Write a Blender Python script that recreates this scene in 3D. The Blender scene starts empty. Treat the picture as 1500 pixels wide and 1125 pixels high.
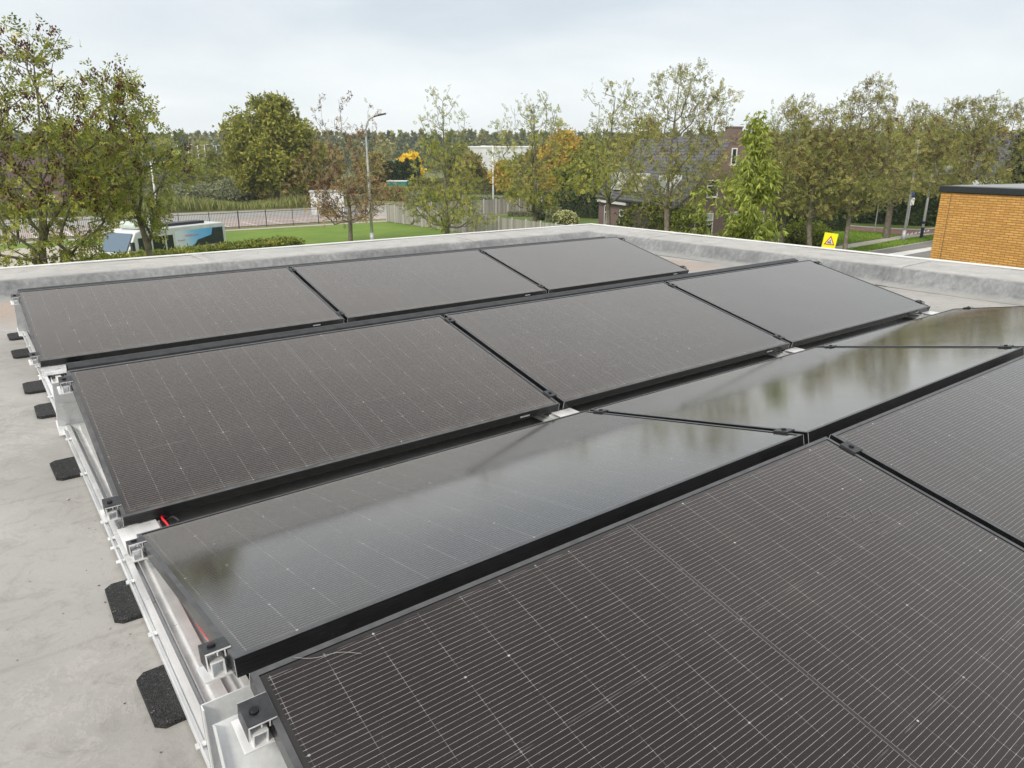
import bpy, math, random
import numpy as np
from mathutils import Vector, Matrix
S = bpy.context.scene
COL = S.collection
R = math.radians
rng = np.random.default_rng(7)

# ---------------------------------------------------------------- camera, sky, sun, exposure
CAM = np.array([-0.1991, -0.6500, 1.0327])
YAW, PITCH, ROLL, FPX = 0.6451, 0.3084, 0.0011, 1050.1
fw = np.array([math.sin(YAW)*math.cos(PITCH), math.cos(YAW)*math.cos(PITCH), -math.sin(PITCH)])
rt = np.array([math.cos(YAW), -math.sin(YAW), 0.0])
dn = np.cross(fw, rt)
rt2 = math.cos(ROLL)*rt + math.sin(ROLL)*dn
dn2 = -math.sin(ROLL)*rt + math.cos(ROLL)*dn
cd = bpy.data.cameras.new('camera')
cam = bpy.data.objects.new('camera', cd)
COL.objects.link(cam)
m3 = Matrix([[rt2[i], -dn2[i], -fw[i]] for i in range(3)])
cam.matrix_world = Matrix.Translation(Vector(CAM)) @ m3.to_4x4()
cd.sensor_width = 36.0
cd.lens = 36.0*FPX/1500.0
cd.clip_start = 0.02
cd.clip_end = 4000
S.camera = cam

SUN_EL, SUN_AZ = R(38), R(-118)      # azimuth measured from +y towards +x
world = bpy.data.worlds.new('World')
S.world = world
world.use_nodes = True
nt = world.node_tree
nt.nodes.clear()
wo = nt.nodes.new('ShaderNodeOutputWorld')
bg = nt.nodes.new('ShaderNodeBackground')
sky = nt.nodes.new('ShaderNodeTexSky')
sky.sky_type = 'NISHITA'; sky.sun_disc = False
sky.sun_elevation = SUN_EL; sky.sun_rotation = SUN_AZ
sky.dust_density = 2.0
tc = nt.nodes.new('ShaderNodeTexCoord')
sx = nt.nodes.new('ShaderNodeSeparateXYZ')
nt.links.new(tc.outputs['Generated'], sx.inputs[0])
# project the view direction on a cloud deck: (x, y) / (z + .12)
ad = nt.nodes.new('ShaderNodeMath'); ad.operation = 'ADD'; ad.inputs[1].default_value = 0.16
mx = nt.nodes.new('ShaderNodeMath'); mx.operation = 'MAXIMUM'; mx.inputs[1].default_value = 0.03
nt.links.new(sx.outputs[2], mx.inputs[0]); nt.links.new(mx.outputs[0], ad.inputs[0])
dvs = []
for i in (0, 1):
    d = nt.nodes.new('ShaderNodeMath'); d.operation = 'DIVIDE'
    nt.links.new(sx.outputs[i], d.inputs[0]); nt.links.new(ad.outputs[0], d.inputs[1]); dvs.append(d)
cx = nt.nodes.new('ShaderNodeCombineXYZ')
nt.links.new(dvs[0].outputs[0], cx.inputs[0]); nt.links.new(dvs[1].outputs[0], cx.inputs[1])
nz = nt.nodes.new('ShaderNodeTexNoise'); nz.inputs['Scale'].default_value = 0.62
nz.inputs['Detail'].default_value = 6; nz.inputs['Roughness'].default_value = 0.5
nz.inputs['Distortion'].default_value = 0.35
nt.links.new(cx.outputs[0], nz.inputs['Vector'])
cr = nt.nodes.new('ShaderNodeValToRGB')
cr.color_ramp.elements[0].position = 0.33; cr.color_ramp.elements[0].color = (0.60, 0.665, 0.72, 1)
cr.color_ramp.elements[1].position = 0.60; cr.color_ramp.elements[1].color = (0.85, 0.885, 0.895, 1)
nt.links.new(nz.outputs['Fac'], cr.inputs[0])
# thinner, whiter cloud low over the horizon
hr = nt.nodes.new('ShaderNodeMapRange'); hr.inputs[1].default_value = 0.0; hr.inputs[2].default_value = 0.17
hr.inputs[3].default_value = 0.8; hr.inputs[4].default_value = 0.0
nt.links.new(sx.outputs[2], hr.inputs[0])
mh = nt.nodes.new('ShaderNodeMix'); mh.data_type = 'RGBA'
nt.links.new(hr.outputs[0], mh.inputs['Factor']); nt.links.new(cr.outputs[0], mh.inputs['A'])
mh.inputs['B'].default_value = (0.88, 0.92, 0.92, 1)
sc = nt.nodes.new('ShaderNodeVectorMath'); sc.operation = 'SCALE'; sc.inputs['Scale'].default_value = 9.6
zw = nt.nodes.new('ShaderNodeMapRange'); zw.inputs[1].default_value = 0.25; zw.inputs[2].default_value = 0.6; zw.inputs[3].default_value = 0.0; zw.inputs[4].default_value = 0.8
nt.links.new(sx.outputs[2], zw.inputs[0])
mw = nt.nodes.new('ShaderNodeMix'); mw.data_type = 'RGBA'; mw.inputs['B'].default_value = (0.87, 0.85, 0.83, 1)
nt.links.new(zw.outputs[0], mw.inputs['Factor']); nt.links.new(mh.outputs['Result'], mw.inputs['A'])
nt.links.new(mw.outputs['Result'], sc.inputs[0])
# an overcast sky is two to three times brighter overhead than at the horizon
zr = nt.nodes.new('ShaderNodeMapRange'); zr.interpolation_type = 'SMOOTHSTEP'
zr.inputs[1].default_value = 0.24; zr.inputs[2].default_value = 0.62; zr.inputs[3].default_value = 9.8; zr.inputs[4].default_value = 12.0
nt.links.new(sx.outputs[2], zr.inputs[0]); nt.links.new(zr.outputs[0], sc.inputs['Scale'])
mm = nt.nodes.new('ShaderNodeMix'); mm.data_type = 'RGBA'; mm.inputs['Factor'].default_value = 0.93
nt.links.new(sky.outputs[0], mm.inputs['A']); nt.links.new(sc.outputs[0], mm.inputs['B'])
nt.links.new(mm.outputs['Result'], bg.inputs['Color'])
bg.inputs['Strength'].default_value = 0.095
nt.links.new(bg.outputs[0], wo.inputs['Surface'])

sl = bpy.data.lights.new('sun', 'SUN'); sl.energy = 2.3; sl.angle = R(14); sl.color = (1.0, 0.93, 0.82)
so = bpy.data.objects.new('sun', sl); COL.objects.link(so)
sd = Vector((math.sin(SUN_AZ)*math.cos(SUN_EL), math.cos(SUN_AZ)*math.cos(SUN_EL), math.sin(SUN_EL)))
so.rotation_euler = sd.to_track_quat('Z', 'Y').to_euler()
so.location = (0, 0, 30)
vs = S.view_settings
vs.view_transform = 'Standard'; vs.look = 'None'; vs.gamma = 1; vs.exposure = 0.34

# ---------------------------------------------------------------- places
G = -5.67                                    # the ground below the roof
fh = np.array([math.sin(YAW), math.cos(YAW), 0.0])
def pix_dir(u, v): return rt2*(u-750)/FPX + dn2*(v-562.5)/FPX + fw
def P(u, v, D):                              # point at horizontal distance D straight ahead
    d = pix_dir(u, v); return CAM + d*(D/np.dot(d, fh))
def g(u, v, z=G):
    d = pix_dir(u, v); q = CAM + d*((z-CAM[2])/d[2]); return (float(q[0]), float(q[1]))
def top_z(v, D): return float(P(750, v, D)[2])

# ---------------------------------------------------------------- materials
MATS = {}
def mat(name, base=(0.5, 0.5, 0.5), rough=0.6, metal=0.0, **k):
    m = bpy.data.materials.new(name); m.use_nodes = True
    b = m.node_tree.nodes['Principled BSDF']
    b.inputs['Base Color'].default_value = (*base, 1); b.inputs['Roughness'].default_value = rough
    b.inputs['Metallic'].default_value = metal
    for kk, vv in k.items(): b.inputs[kk].default_value = vv
    MATS[name] = m
    return m
class N:                                     # small node helper
    def __init__(s, m): s.t = m.node_tree; s.b = s.t.nodes['Principled BSDF']
    def n(s, typ, **k):
        o = s.t.nodes.new('ShaderNode'+typ)
        for a, v in k.items(): setattr(o, a, v)
        return o
    def l(s, a, b): s.t.links.new(a, b)
    def m(s, op, a, b=None, c=None):
        o = s.n('Math', operation=op)
        for i, v in enumerate((a, b, c)):
            if v is None: continue
            if isinstance(v, (int, float)): o.inputs[i].default_value = v
            else: s.l(v, o.inputs[i])
        return o.outputs[0]
    def mix(s, f, a, b):
        o = s.n('Mix', data_type='RGBA')
        for key, v in (('Factor', f), ('A', a), ('B', b)):
            if isinstance(v, (int, float)): o.inputs[key].default_value = v
            elif isinstance(v, tuple): o.inputs[key].default_value = (*v, 1)
            else: s.l(v, o.inputs[key])
        return o.outputs['Result']
    def noise(s, scale, detail=4, rough=0.55, vec=None, dist=0.0):
        o = s.n('TexNoise'); o.inputs['Scale'].default_value = scale
        o.inputs['Detail'].default_value = detail; o.inputs['Roughness'].default_value = rough
        o.inputs['Distortion'].default_value = dist
        if vec is not None: s.l(vec, o.inputs['Vector'])
        return o.outputs['Fac']
    def ramp(s, f, *st):
        o = s.n('ValToRGB'); e = o.color_ramp.elements
        while len(e) < len(st): e.new(0.5)
        for i, (p, c) in enumerate(st):
            e[i].position = p; e[i].color = (*c, 1) if isinstance(c, tuple) else (c, c, c, 1)
        s.l(f, o.inputs[0]); return o.outputs[0]
    def obj(s): return s.n('TexCoord').outputs['Object']
    def base(s, c): s.l(c, s.b.inputs['Base Color'])
    def bump(s, h, strength=0.3, dist=0.01):
        o = s.n('Bump'); o.inputs['Strength'].default_value = strength; o.inputs['Distance'].default_value = dist
        s.l(h, o.inputs['Height']); s.l(o.outputs[0], s.b.inputs['Normal'])

def noisy(name, c1, c2, scale, rough=0.8, bump=0.2, dist=0.01, metal=0.0, detail=5, lo=0.35, hi=0.65, c3=None, s3=0.5):
    m = mat(name, c1, rough, metal); n = N(m); o = n.obj()
    f = n.noise(scale, detail, 0.6, o)
    c = n.ramp(f, (lo, c1), (hi, c2))
    if c3:
        f3 = n.noise(scale*0.13, 4, 0.6, o)
        c = n.mix(n.m('MULTIPLY', n.ramp(f3, (0.45, 0.0), (0.65, 1.0)), s3), c, c3)
    n.base(c)
    if bump: n.bump(n.noise(scale*3, 4, 0.6, o), bump, dist)
    return m

# the glass and cells of a panel
PL, PW, PGAP = 1.722, 1.0059, 0.0263
def panel_material():
    m = mat('panel_glass', (0.03, 0.03, 0.03), 0.2); n = N(m)
    s = n.n('SeparateXYZ'); oc = n.obj(); n.l(oc, s.inputs[0]); x, y = s.outputs[0], s.outputs[1]
    def near(v, pitch, w, off=0.0):           # 1 within w of a multiple of pitch
        a = n.m('ADD', v, -off+pitch/2)
        a = n.m('MODULO', n.m('ADD', a, pitch*200), pitch)
        a = n.m('ABSOLUTE', n.m('SUBTRACT', a, pitch/2))
        return n.m('LESS_THAN', a, w)
    bus = near(y, 0.01036, 0.00026, 0.026)
    xs = (PL-0.052)/18.0
    tick = near(x, xs, 0.0017, 0.026)
    gapx = near(x, xs, 0.0006, 0.026)
    gapy = near(y, (PW-0.044)/6.0, 0.0011, 0.022)
    mid = n.m('LESS_THAN', n.m('ABSOLUTE', n.m('SUBTRACT', x, PL/2)), 0.0055)
    midl = n.m('LESS_THAN', n.m('ABSOLUTE', n.m('SUBTRACT', n.m('ABSOLUTE', n.m('SUBTRACT', x, PL/2)), 0.0045)), 0.0007)
    nse = n.noise(45, 3, 0.6, oc)
    n2 = n.noise(3.0, 4, 0.6, oc)
    cell = n.mix(n2, (0.0098, 0.0075, 0.0085), (0.0155, 0.0120, 0.0132))
    c = n.mix(n.m('MULTIPLY', bus, n.ramp(n.noise(60, 3, 0.7, oc), (0.3, 0.5), (0.7, 1.0))), cell, (0.42, 0.40, 0.39))
    tk = n.m('MULTIPLY', n.m('MULTIPLY', tick, bus), n.ramp(nse, (0.42, 0.0), (0.60, 1.0)))
    c = n.mix(tk, c, (0.70, 0.68, 0.66))
    nb = n.noise(14, 2, 0.5, oc)
    c = n.mix(n.m('MULTIPLY', gapy, n.ramp(nb, (0.48, 0.04), (0.66, 0.55))), c, (0.15, 0.145, 0.145))
    c = n.mix(n.m('MULTIPLY', gapx, n.ramp(nb, (0.40, 0.08), (0.62, 0.7))), c, (0.20, 0.19, 0.19))
    c = n.mix(mid, c, (0.022, 0.021, 0.022))
    c = n.mix(n.m('MULTIPLY', midl, 0.6), c, (0.20, 0.19, 0.19))
    node = n.m('MULTIPLY', near(x, xs, 0.0022, 0.026), near(y, (PW-0.044)/6.0, 0.0018, 0.022))
    c = n.mix(n.m('MULTIPLY', node, n.ramp(n.noise(9, 2, 0.5, oc), (0.48, 0.0), (0.62, 0.8))), c, (0.5, 0.48, 0.46))
    edge = n.m('MAXIMUM', n.m('MAXIMUM', n.m('LESS_THAN', x, 0.021), n.m('GREATER_THAN', x, PL-0.021)),
               n.m('MAXIMUM', n.m('LESS_THAN', y, 0.018), n.m('GREATER_THAN', y, PW-0.018)))
    c = n.mix(edge, c, (0.018, 0.018, 0.019))
    # thin dust
    d1 = n.noise(260, 2, 0.6, oc)
    c = n.mix(n.m('MULTIPLY', n.ramp(d1, (0.70, 0.0), (0.76, 1.0)), 0.30), c, (0.32, 0.31, 0.29))
    d2 = n.noise(2.2, 5, 0.65, oc)
    c = n.mix(n.m('MULTIPLY', n.ramp(d2, (0.45, 0.0), (0.75, 1.0)), 0.035), c, (0.4, 0.38, 0.35))
    dirt = n.m('MULTIPLY', n.ramp(y, (0.018, 1.0), (0.055, 0.0)), n.ramp(n.noise(16, 5, 0.7, oc), (0.40, 0.1), (0.65, 1.0)))
    c = n.mix(n.m('MULTIPLY', dirt, 0.16), c, (0.34, 0.31, 0.27))
    wv = n.n('TexVoronoi'); wv.inputs['Scale'].default_value = 9; wv.inputs['Randomness'].default_value = 1.0; n.l(oc, wv.inputs['Vector'])
    spot = n.m('LESS_THAN', wv.outputs['Distance'], 0.022)
    c = n.mix(n.m('MULTIPLY', spot, n.ramp(n.noise(2.5, 2, 0.5, oc), (0.5, 0.0), (0.56, 0.55))), c, (0.42, 0.40, 0.36))
    n.base(c)
    n.b.inputs['Specular IOR Level'].default_value = 0.0
    # prismatic solar glass: very little mirror head-on (anti-reflective), strong at grazing angles
    geo = n.n('NewGeometry'); dt = n.n('VectorMath', operation='DOT_PRODUCT')
    n.l(geo.outputs['Incoming'], dt.inputs[0]); n.l(geo.outputs['Normal'], dt.inputs[1])
    fr = n.m('MULTIPLY_ADD', n.m('POWER', n.m('SUBTRACT', 1.0, n.m('ABSOLUTE', dt.outputs['Value'])), 3.4), 0.93, 0.024)
    gl = n.n('BsdfGlossy'); gl.inputs['Color'].default_value = (1.0, 0.975, 0.94, 1)
    n.l(n.ramp(n.noise(5, 4, 0.6, oc), (0.3, 0.078), (0.7, 0.105)), gl.inputs['Roughness'])
    mxs = n.n('MixShader'); n.l(fr, mxs.inputs[0]); n.l(n.b.outputs[0], mxs.inputs[1]); n.l(gl.outputs[0], mxs.inputs[2])
    out = [q for q in m.node_tree.nodes if q.type == 'OUTPUT_MATERIAL'][0]; n.l(mxs.outputs[0], out.inputs['Surface'])
    return m
M_GLASS = panel_material()
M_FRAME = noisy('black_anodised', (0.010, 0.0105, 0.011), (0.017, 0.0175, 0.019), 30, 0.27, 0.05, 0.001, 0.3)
M_FRAMETOP = noisy('black_anodised_sky_sheen', (0.07, 0.072, 0.076), (0.12, 0.122, 0.128), 18, 0.42, 0.05, 0.001, 0.5)  # same black frame; grazing sky sheen on its top faces painted as lighter grey
M_BACK = mat('panel_back', (0.03, 0.03, 0.03), 0.6)
def alu(name, c1, c2, rough):
    m = mat(name, c1, rough, 0.4); n = N(m); o = n.obj()
    mp = n.n('Mapping'); mp.inputs['Scale'].default_value = (60, 3, 60); n.l(o, mp.inputs[0])
    f = n.noise(1.0, 4, 0.6, mp.outputs[0]); f2 = n.noise(14, 4, 0.6, o)
    n.base(n.ramp(n.m('MULTIPLY_ADD', f2, 0.5, n.m('MULTIPLY', f, 0.5)), (0.35, c1), (0.65, c2)))
    n.l(n.ramp(f2, (0.3, rough-0.08), (0.7, rough+0.12)), n.b.inputs['Roughness'])
    n.bump(f, 0.08, 0.001)
    return m
M_ALU = alu('aluminium', (0.66, 0.67, 0.68), (0.86, 0.86, 0.86), 0.34)
M_GALV = alu('galvanised', (0.66, 0.68, 0.69), (0.82, 0.83, 0.84), 0.42)
M_CLAMP = noisy('clamp_black', (0.03, 0.032, 0.036), (0.055, 0.057, 0.062), 40, 0.38, 0.05, 0.001, 0.5)
M_BOLT = mat('bolt_black', (0.012, 0.012, 0.013), 0.4, 0.5)
def rubber():
    m = mat('rubber_granulate', (0.02, 0.02, 0.02), 0.95); n = N(m); o = n.obj()
    v = n.n('TexVoronoi'); v.inputs['Scale'].default_value = 260; n.l(o, v.inputs['Vector'])
    s = n.n('SeparateColor'); n.l(v.outputs['Color'], s.inputs[0])
    n.base(n.ramp(s.outputs[0], (0.0, (0.010, 0.010, 0.011)), (0.85, (0.035, 0.036, 0.038)), (0.985, (0.05, 0.05, 0.05)), (1.0, (0.16, 0.15, 0.14))))
    n.bump(v.outputs['Distance'], 0.9, 0.004)
    return m
M_RUB = rubber()
def roofmat():
    m = mat('roof_membrane', (0.34, 0.33, 0.30), 0.72); n = N(m); o = n.obj()
    a = n.noise(1.3, 6, 0.62, o, 0.4); b = n.noise(9, 6, 0.7, o, 1.2); c_ = n.noise(90, 3, 0.6, o)
    c = n.ramp(a, (0.32, (0.265, 0.259, 0.245)), (0.5, (0.325, 0.318, 0.304)), (0.68, (0.375, 0.37, 0.36)))
    # dried lime marks and puddle rims
    v = n.noise(3.2, 8, 0.72, o, 2.2)
    rim = n.ramp(v, (0.475, 0.0), (0.50, 1.0), (0.525, 0.0))
    spot = n.ramp(n.noise(1.1, 3, 0.5, o), (0.46, 0.0), (0.56, 1.0))
    c = n.mix(n.m('MULTIPLY', n.m('MULTIPLY', rim, spot), 0.40), c, (0.50, 0.48, 0.45))
    c = n.mix(n.m('MULTIPLY', n.ramp(b, (0.52, 0.0), (0.72, 1.0)), 0.45), c, (0.155, 0.142, 0.118))
    c = n.mix(n.m('MULTIPLY', n.ramp(c_, (0.60, 0.0), (0.75, 1.0)), 0.35), c, (0.20, 0.19, 0.17))
    # terracotta silt lies where water stands along the parapets
    s = n.n('SeparateXYZ'); n.l(o, s.inputs[0])
    w = n.m('ADD', n.m('ADD', s.outputs[1], n.m('MULTIPLY', s.outputs[0], 0.24)), n.m('MULTIPLY', a, 1.2))
    sil = n.ramp(n.m('SUBTRACT', w, 5.9), (0.0, 0.0), (0.35, 1.0))
    sil2 = n.ramp(n.m('SUBTRACT', 6.62, s.outputs[1]), (0.0, 0.0), (0.12, 1.0))
    sil3 = n.ramp(n.m('SUBTRACT', 6.26, s.outputs[0]), (0.0, 0.0), (0.12, 1.0))
    c = n.mix(n.m('MULTIPLY', n.m('MULTIPLY', n.m('MULTIPLY', sil, sil3), sil2), 0.6), c, (0.34, 0.245, 0.19))
    # membrane seams every metre
    sm = n.m('ABSOLUTE', n.m('SUBTRACT', n.m('MODULO', n.m('ADD', s.outputs[1], 20.35), 1.0), 0.5))
    c = n.mix(n.m('MULTIPLY', n.ramp(sm, (0.0, 1.0), (0.012, 0.0)), 0.35), c, (0.22, 0.21, 0.19))
    n.base(c)
    n.l(n.ramp(a, (0.35, 0.5), (0.65, 0.85)), n.b.inputs['Roughness'])
    n.bump(n.m('ADD', n.m('MULTIPLY', b, 1.0), n.m('MULTIPLY', c_, 0.35)), 0.35, 0.006)
    return m
M_ROOF = roofmat()
def parapetmat():
    m = mat('parapet_membrane', (0.3, 0.3, 0.3), 0.5); n = N(m); o = n.obj()
    s = n.n('SeparateXYZ'); n.l(o, s.inputs[0])
    a = n.noise(2.2, 6, 0.65, o, 0.6)
    mp = n.n('Mapping'); mp.inputs['Scale'].default_value = (26, 26, 3.0); n.l(o, mp.inputs[0])
    st = n.noise(1.0, 5, 0.65, mp.outputs[0])
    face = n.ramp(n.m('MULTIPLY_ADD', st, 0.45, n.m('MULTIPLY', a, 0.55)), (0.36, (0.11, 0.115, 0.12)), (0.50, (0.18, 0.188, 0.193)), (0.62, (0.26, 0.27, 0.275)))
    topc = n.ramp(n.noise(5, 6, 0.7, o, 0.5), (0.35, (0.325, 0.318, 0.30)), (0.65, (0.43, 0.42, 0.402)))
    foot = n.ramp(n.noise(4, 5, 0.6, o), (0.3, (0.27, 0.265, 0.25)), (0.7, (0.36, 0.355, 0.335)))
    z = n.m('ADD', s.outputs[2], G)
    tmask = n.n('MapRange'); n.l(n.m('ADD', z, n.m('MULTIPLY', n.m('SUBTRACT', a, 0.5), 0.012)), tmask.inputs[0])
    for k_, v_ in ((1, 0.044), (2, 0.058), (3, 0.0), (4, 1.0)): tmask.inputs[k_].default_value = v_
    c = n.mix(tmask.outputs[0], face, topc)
    mp2 = n.n('Mapping'); mp2.inputs['Scale'].default_value = (5, 5, 1.0); n.l(o, mp2.inputs[0])
    run = n.ramp(n.noise(1.0, 6, 0.75, mp2.outputs[0], 0.2), (0.56, 0.0), (0.60, 1.0), (0.63, 0.2))
    c = n.mix(n.m('MULTIPLY', run, 0.30), c, (0.10, 0.10, 0.095))
    fm = n.n('MapRange'); n.l(n.m('ADD', z, n.m('MULTIPLY', n.m('SUBTRACT', a, 0.5), 0.02)), fm.inputs[0])
    for k_, v_ in ((1, -0.090), (2, -0.062), (3, 0.8), (4, 0.0)): fm.inputs[k_].default_value = v_
    c = n.mix(fm.outputs[0], c, foot)
    c = n.mix(n.m('MULTIPLY', n.ramp(n.noise(120, 2, 0.6, o), (0.6, 0.0), (0.75, 1.0)), 0.3), c, (0.24, 0.23, 0.22))
    n.base(c)
    n.l(n.ramp(a, (0.3, 0.34), (0.7, 0.62)), n.b.inputs['Roughness'])
    n.bump(n.m('ADD', a, n.m('MULTIPLY', n.noise(70, 3, 0.6, o), 0.15)), 0.4, 0.02)
    return m
M_PAR = parapetmat()
M_TRIM = noisy('edge_trim_white', (0.62, 0.63, 0.62), (0.74, 0.75, 0.74), 4, 0.45, 0.0)
M_SEAL = mat('dark_joint', (0.05, 0.05, 0.05), 0.7)

def brick(name, c1, c2, mortar, sx=0.21, sy=0.0625, ms=0.012, axis='XZ', bumpd=0.006):
    m = mat(name, c1, 0.85); n = N(m); o = n.obj()
    s = n.n('SeparateXYZ'); n.l(o, s.inputs[0]); c = n.n('CombineXYZ')
    n.l(s.outputs[0 if axis[0] == 'X' else 1], c.inputs[0]); n.l(s.outputs[2], c.inputs[1])
    b = n.n('TexBrick'); n.l(c.outputs[0], b.inputs['Vector'])
    b.inputs['Scale'].default_value = 1.0; b.inputs['Brick Width'].default_value = sx
    b.inputs['Row Height'].default_value = sy; b.inputs['Mortar Size'].default_value = ms
    b.inputs['Mortar Smooth'].default_value = 0.2
    b.inputs['Color1'].default_value = (*c1, 1); b.inputs['Color2'].default_value = (*c2, 1)
    b.inputs['Mortar'].default_value = (*mortar, 1); b.offset = 0.5
    f = n.noise(3, 5, 0.7, o)
    cc = n.mix(n.m('MULTIPLY', n.ramp(f, (0.4, 0.0), (0.7, 1.0)), 0.4), b.outputs['Color'], tuple(v*0.62 for v in c1))
    n.base(cc)
    n.bump(n.m('SUBTRACT', 1.0, b.outputs['Fac']), 0.6, bumpd)
    return m
M_OCHRE = brick('ochre_brick', (0.70, 0.385, 0.105), (0.54, 0.27, 0.065), (0.26, 0.15, 0.06), 0.17, 0.0455, 0.0075, 'YZ')
M_HBRICK = brick('purple_brown_brick', (0.23, 0.145, 0.13), (0.17, 0.105, 0.10), (0.20, 0.17, 0.16), 0.21, 0.065, 0.01, 'XZ')
M_WALL = brick('wall_brick', (0.22, 0.13, 0.09), (0.17, 0.10, 0.07), (0.3, 0.28, 0.25))
def tiles(name, c1, c2):
    m = mat(name, c1, 0.55); n = N(m); o = n.obj()
    b = n.n('TexBrick'); s = n.n('SeparateXYZ'); n.l(o, s.inputs[0]); c = n.n('CombineXYZ')
    n.l(s.outputs[0], c.inputs[0]); n.l(s.outputs[2], c.inputs[1]); n.l(c.outputs[0], b.inputs['Vector'])
    b.inputs['Scale'].default_value = 1; b.inputs['Brick Width'].default_value = 0.3
    b.inputs['Row Height'].default_value = 0.26; b.inputs['Mortar Size'].default_value = 0.035
    b.inputs['Mortar Smooth'].default_value = 0.6
    b.inputs['Color1'].default_value = (*c1, 1); b.inputs['Color2'].default_value = (*c2, 1)
    b.inputs['Mortar'].default_value = tuple(v*0.35 for v in c1)+(1,)
    n.base(b.outputs['Color']); n.bump(n.m('SUBTRACT', 1.0, b.outputs['Fac']), 0.8, 0.04)
    return m
M_TILE = tiles('slate_tiles', (0.085, 0.085, 0.10), (0.13, 0.13, 0.15))
M_TILER = tiles('brown_tiles', (0.085, 0.05, 0.042), (0.065, 0.04, 0.035))
M_WHITE = noisy('white_paint', (0.70, 0.71, 0.70), (0.80, 0.81, 0.80), 3, 0.45, 0.0)
M_WIN = mat('window_glass', (0.02, 0.025, 0.03), 0.06)
M_CURT = mat('window_blind', (0.42, 0.47, 0.42), 0.7)
M_POLE = noisy('pole_galvanised', (0.40, 0.42, 0.43), (0.52, 0.54, 0.55), 5, 0.5, 0.0, 0.01, 0.3)
M_POLEW = noisy('pole_pale', (0.58, 0.60, 0.60), (0.68, 0.70, 0.70), 5, 0.5, 0.0)
M_DARK = mat('dark_metal', (0.03, 0.035, 0.04), 0.5, 0.3)
M_BLUE = mat('sign_blue', (0.02, 0.08, 0.40), 0.4)
M_NAVY = mat('band_navy', (0.015, 0.02, 0.06), 0.4)
M_YEL = mat('sign_fluorescent_yellow', (0.86, 0.83, 0.02), 0.45)
M_RED = mat('sign_red', (0.48, 0.03, 0.02), 0.4)
M_REDC = mat('cable_red', (0.62, 0.01, 0.02), 0.4)
M_BLKC = mat('cable_black', (0.012, 0.012, 0.012), 0.5)
M_TEAL = noisy('teal_paint', (0.005, 0.15, 0.13), (0.012, 0.19, 0.165), 1.0, 0.55, 0.0)
def wood():
    m = mat('weathered_boards', (0.25, 0.22, 0.2), 0.9); n = N(m); o = n.obj()
    s = n.n('SeparateXYZ'); n.l(o, s.inputs[0])
    f = n.m('ADD', s.outputs[0], s.outputs[1])
    k = n.m('FLOOR', n.m('DIVIDE', f, 0.14))
    wn = n.n('TexWhiteNoise', noise_dimensions='1D'); n.l(k, wn.inputs['W'])
    c = n.ramp(wn.outputs['Value'], (0.0, (0.26, 0.245, 0.225)), (0.5, (0.36, 0.345, 0.32)), (1.0, (0.44, 0.425, 0.40)))
    gap = n.m('LESS_THAN', n.m('ABSOLUTE', n.m('SUBTRACT', n.m('FRACT', n.m('DIVIDE', f, 0.14)), 0.5)), 0.07)
    c = n.mix(n.m('MULTIPLY', gap, 0.75), c, (0.05, 0.045, 0.04))
    c = n.mix(n.m('MULTIPLY', n.noise(2.0, 4, 0.6, o), 0.35), c, (0.16, 0.15, 0.11))
    n.base(c); return m
M_WOOD = wood()
M_CPOST = noisy('concrete_post', (0.42, 0.41, 0.39), (0.52, 0.51, 0.48), 3, 0.9, 0.1)

def foliage(name, stops, trans=0.3, rough=0.55, nscale=0.6):
    m = mat(name, stops[0][1], rough); n = N(m)
    at = n.n('Attribute'); at.attribute_name = 'tone'
    nf = n.noise(nscale, 3, 0.6, n.obj())
    f = n.m('MULTIPLY_ADD', n.m('SUBTRACT', nf, 0.5), 0.8, at.outputs['Fac'])
    c = n.ramp(f, *[(p_, tuple(min(0.9, v*1.5) for v in c_)) for p_, c_ in stops]); n.base(c)
    n.b.inputs['Specular IOR Level'].default_value = 0.3
    tr = n.n('BsdfTranslucent'); n.l(c, tr.inputs['Color'])
    mxs = n.n('MixShader'); mxs.inputs[0].default_value = trans
    out = [x for x in m.node_tree.nodes if x.type == 'OUTPUT_MATERIAL'][0]
    n.l(n.b.outputs[0], mxs.inputs[1]); n.l(tr.outputs[0], mxs.inputs[2]); n.l(mxs.outputs[0], out.inputs['Surface'])
    return m
L_ASH = foliage('ash_leaves', ((0.1, (0.09, 0.11, 0.022)), (0.45, (0.17, 0.19, 0.036)), (0.8, (0.27, 0.27, 0.055)), (1.0, (0.36, 0.30, 0.07))))
L_ASHB = foliage('ash_leaves_bronze', ((0.1, (0.10, 0.115, 0.035)), (0.45, (0.17, 0.18, 0.05)), (0.8, (0.25, 0.235, 0.07)), (1.0, (0.27, 0.19, 0.07))))
L_RUST = foliage('rusty_leaves', ((0.1, (0.12, 0.10, 0.045)), (0.45, (0.21, 0.15, 0.07)), (0.8, (0.28, 0.17, 0.085)), (1.0, (0.30, 0.24, 0.10))))
L_DEEP = foliage('deep_green_leaves', ((0.1, (0.065, 0.08, 0.015)), (0.5, (0.125, 0.14, 0.026)), (0.85, (0.21, 0.21, 0.038)), (1.0, (0.28, 0.25, 0.05))))
L_ROUND = foliage('round_tree_leaves', ((0.1, (0.09, 0.105, 0.018)), (0.5, (0.17, 0.18, 0.03)), (0.85, (0.27, 0.26, 0.045)), (1.0, (0.34, 0.30, 0.06))))
L_DARK = foliage('dark_hedge_leaves', ((0.1, (0.010, 0.022, 0.008)), (0.6, (0.028, 0.05, 0.014)), (1.0, (0.06, 0.085, 0.02))), 0.15)
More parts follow.
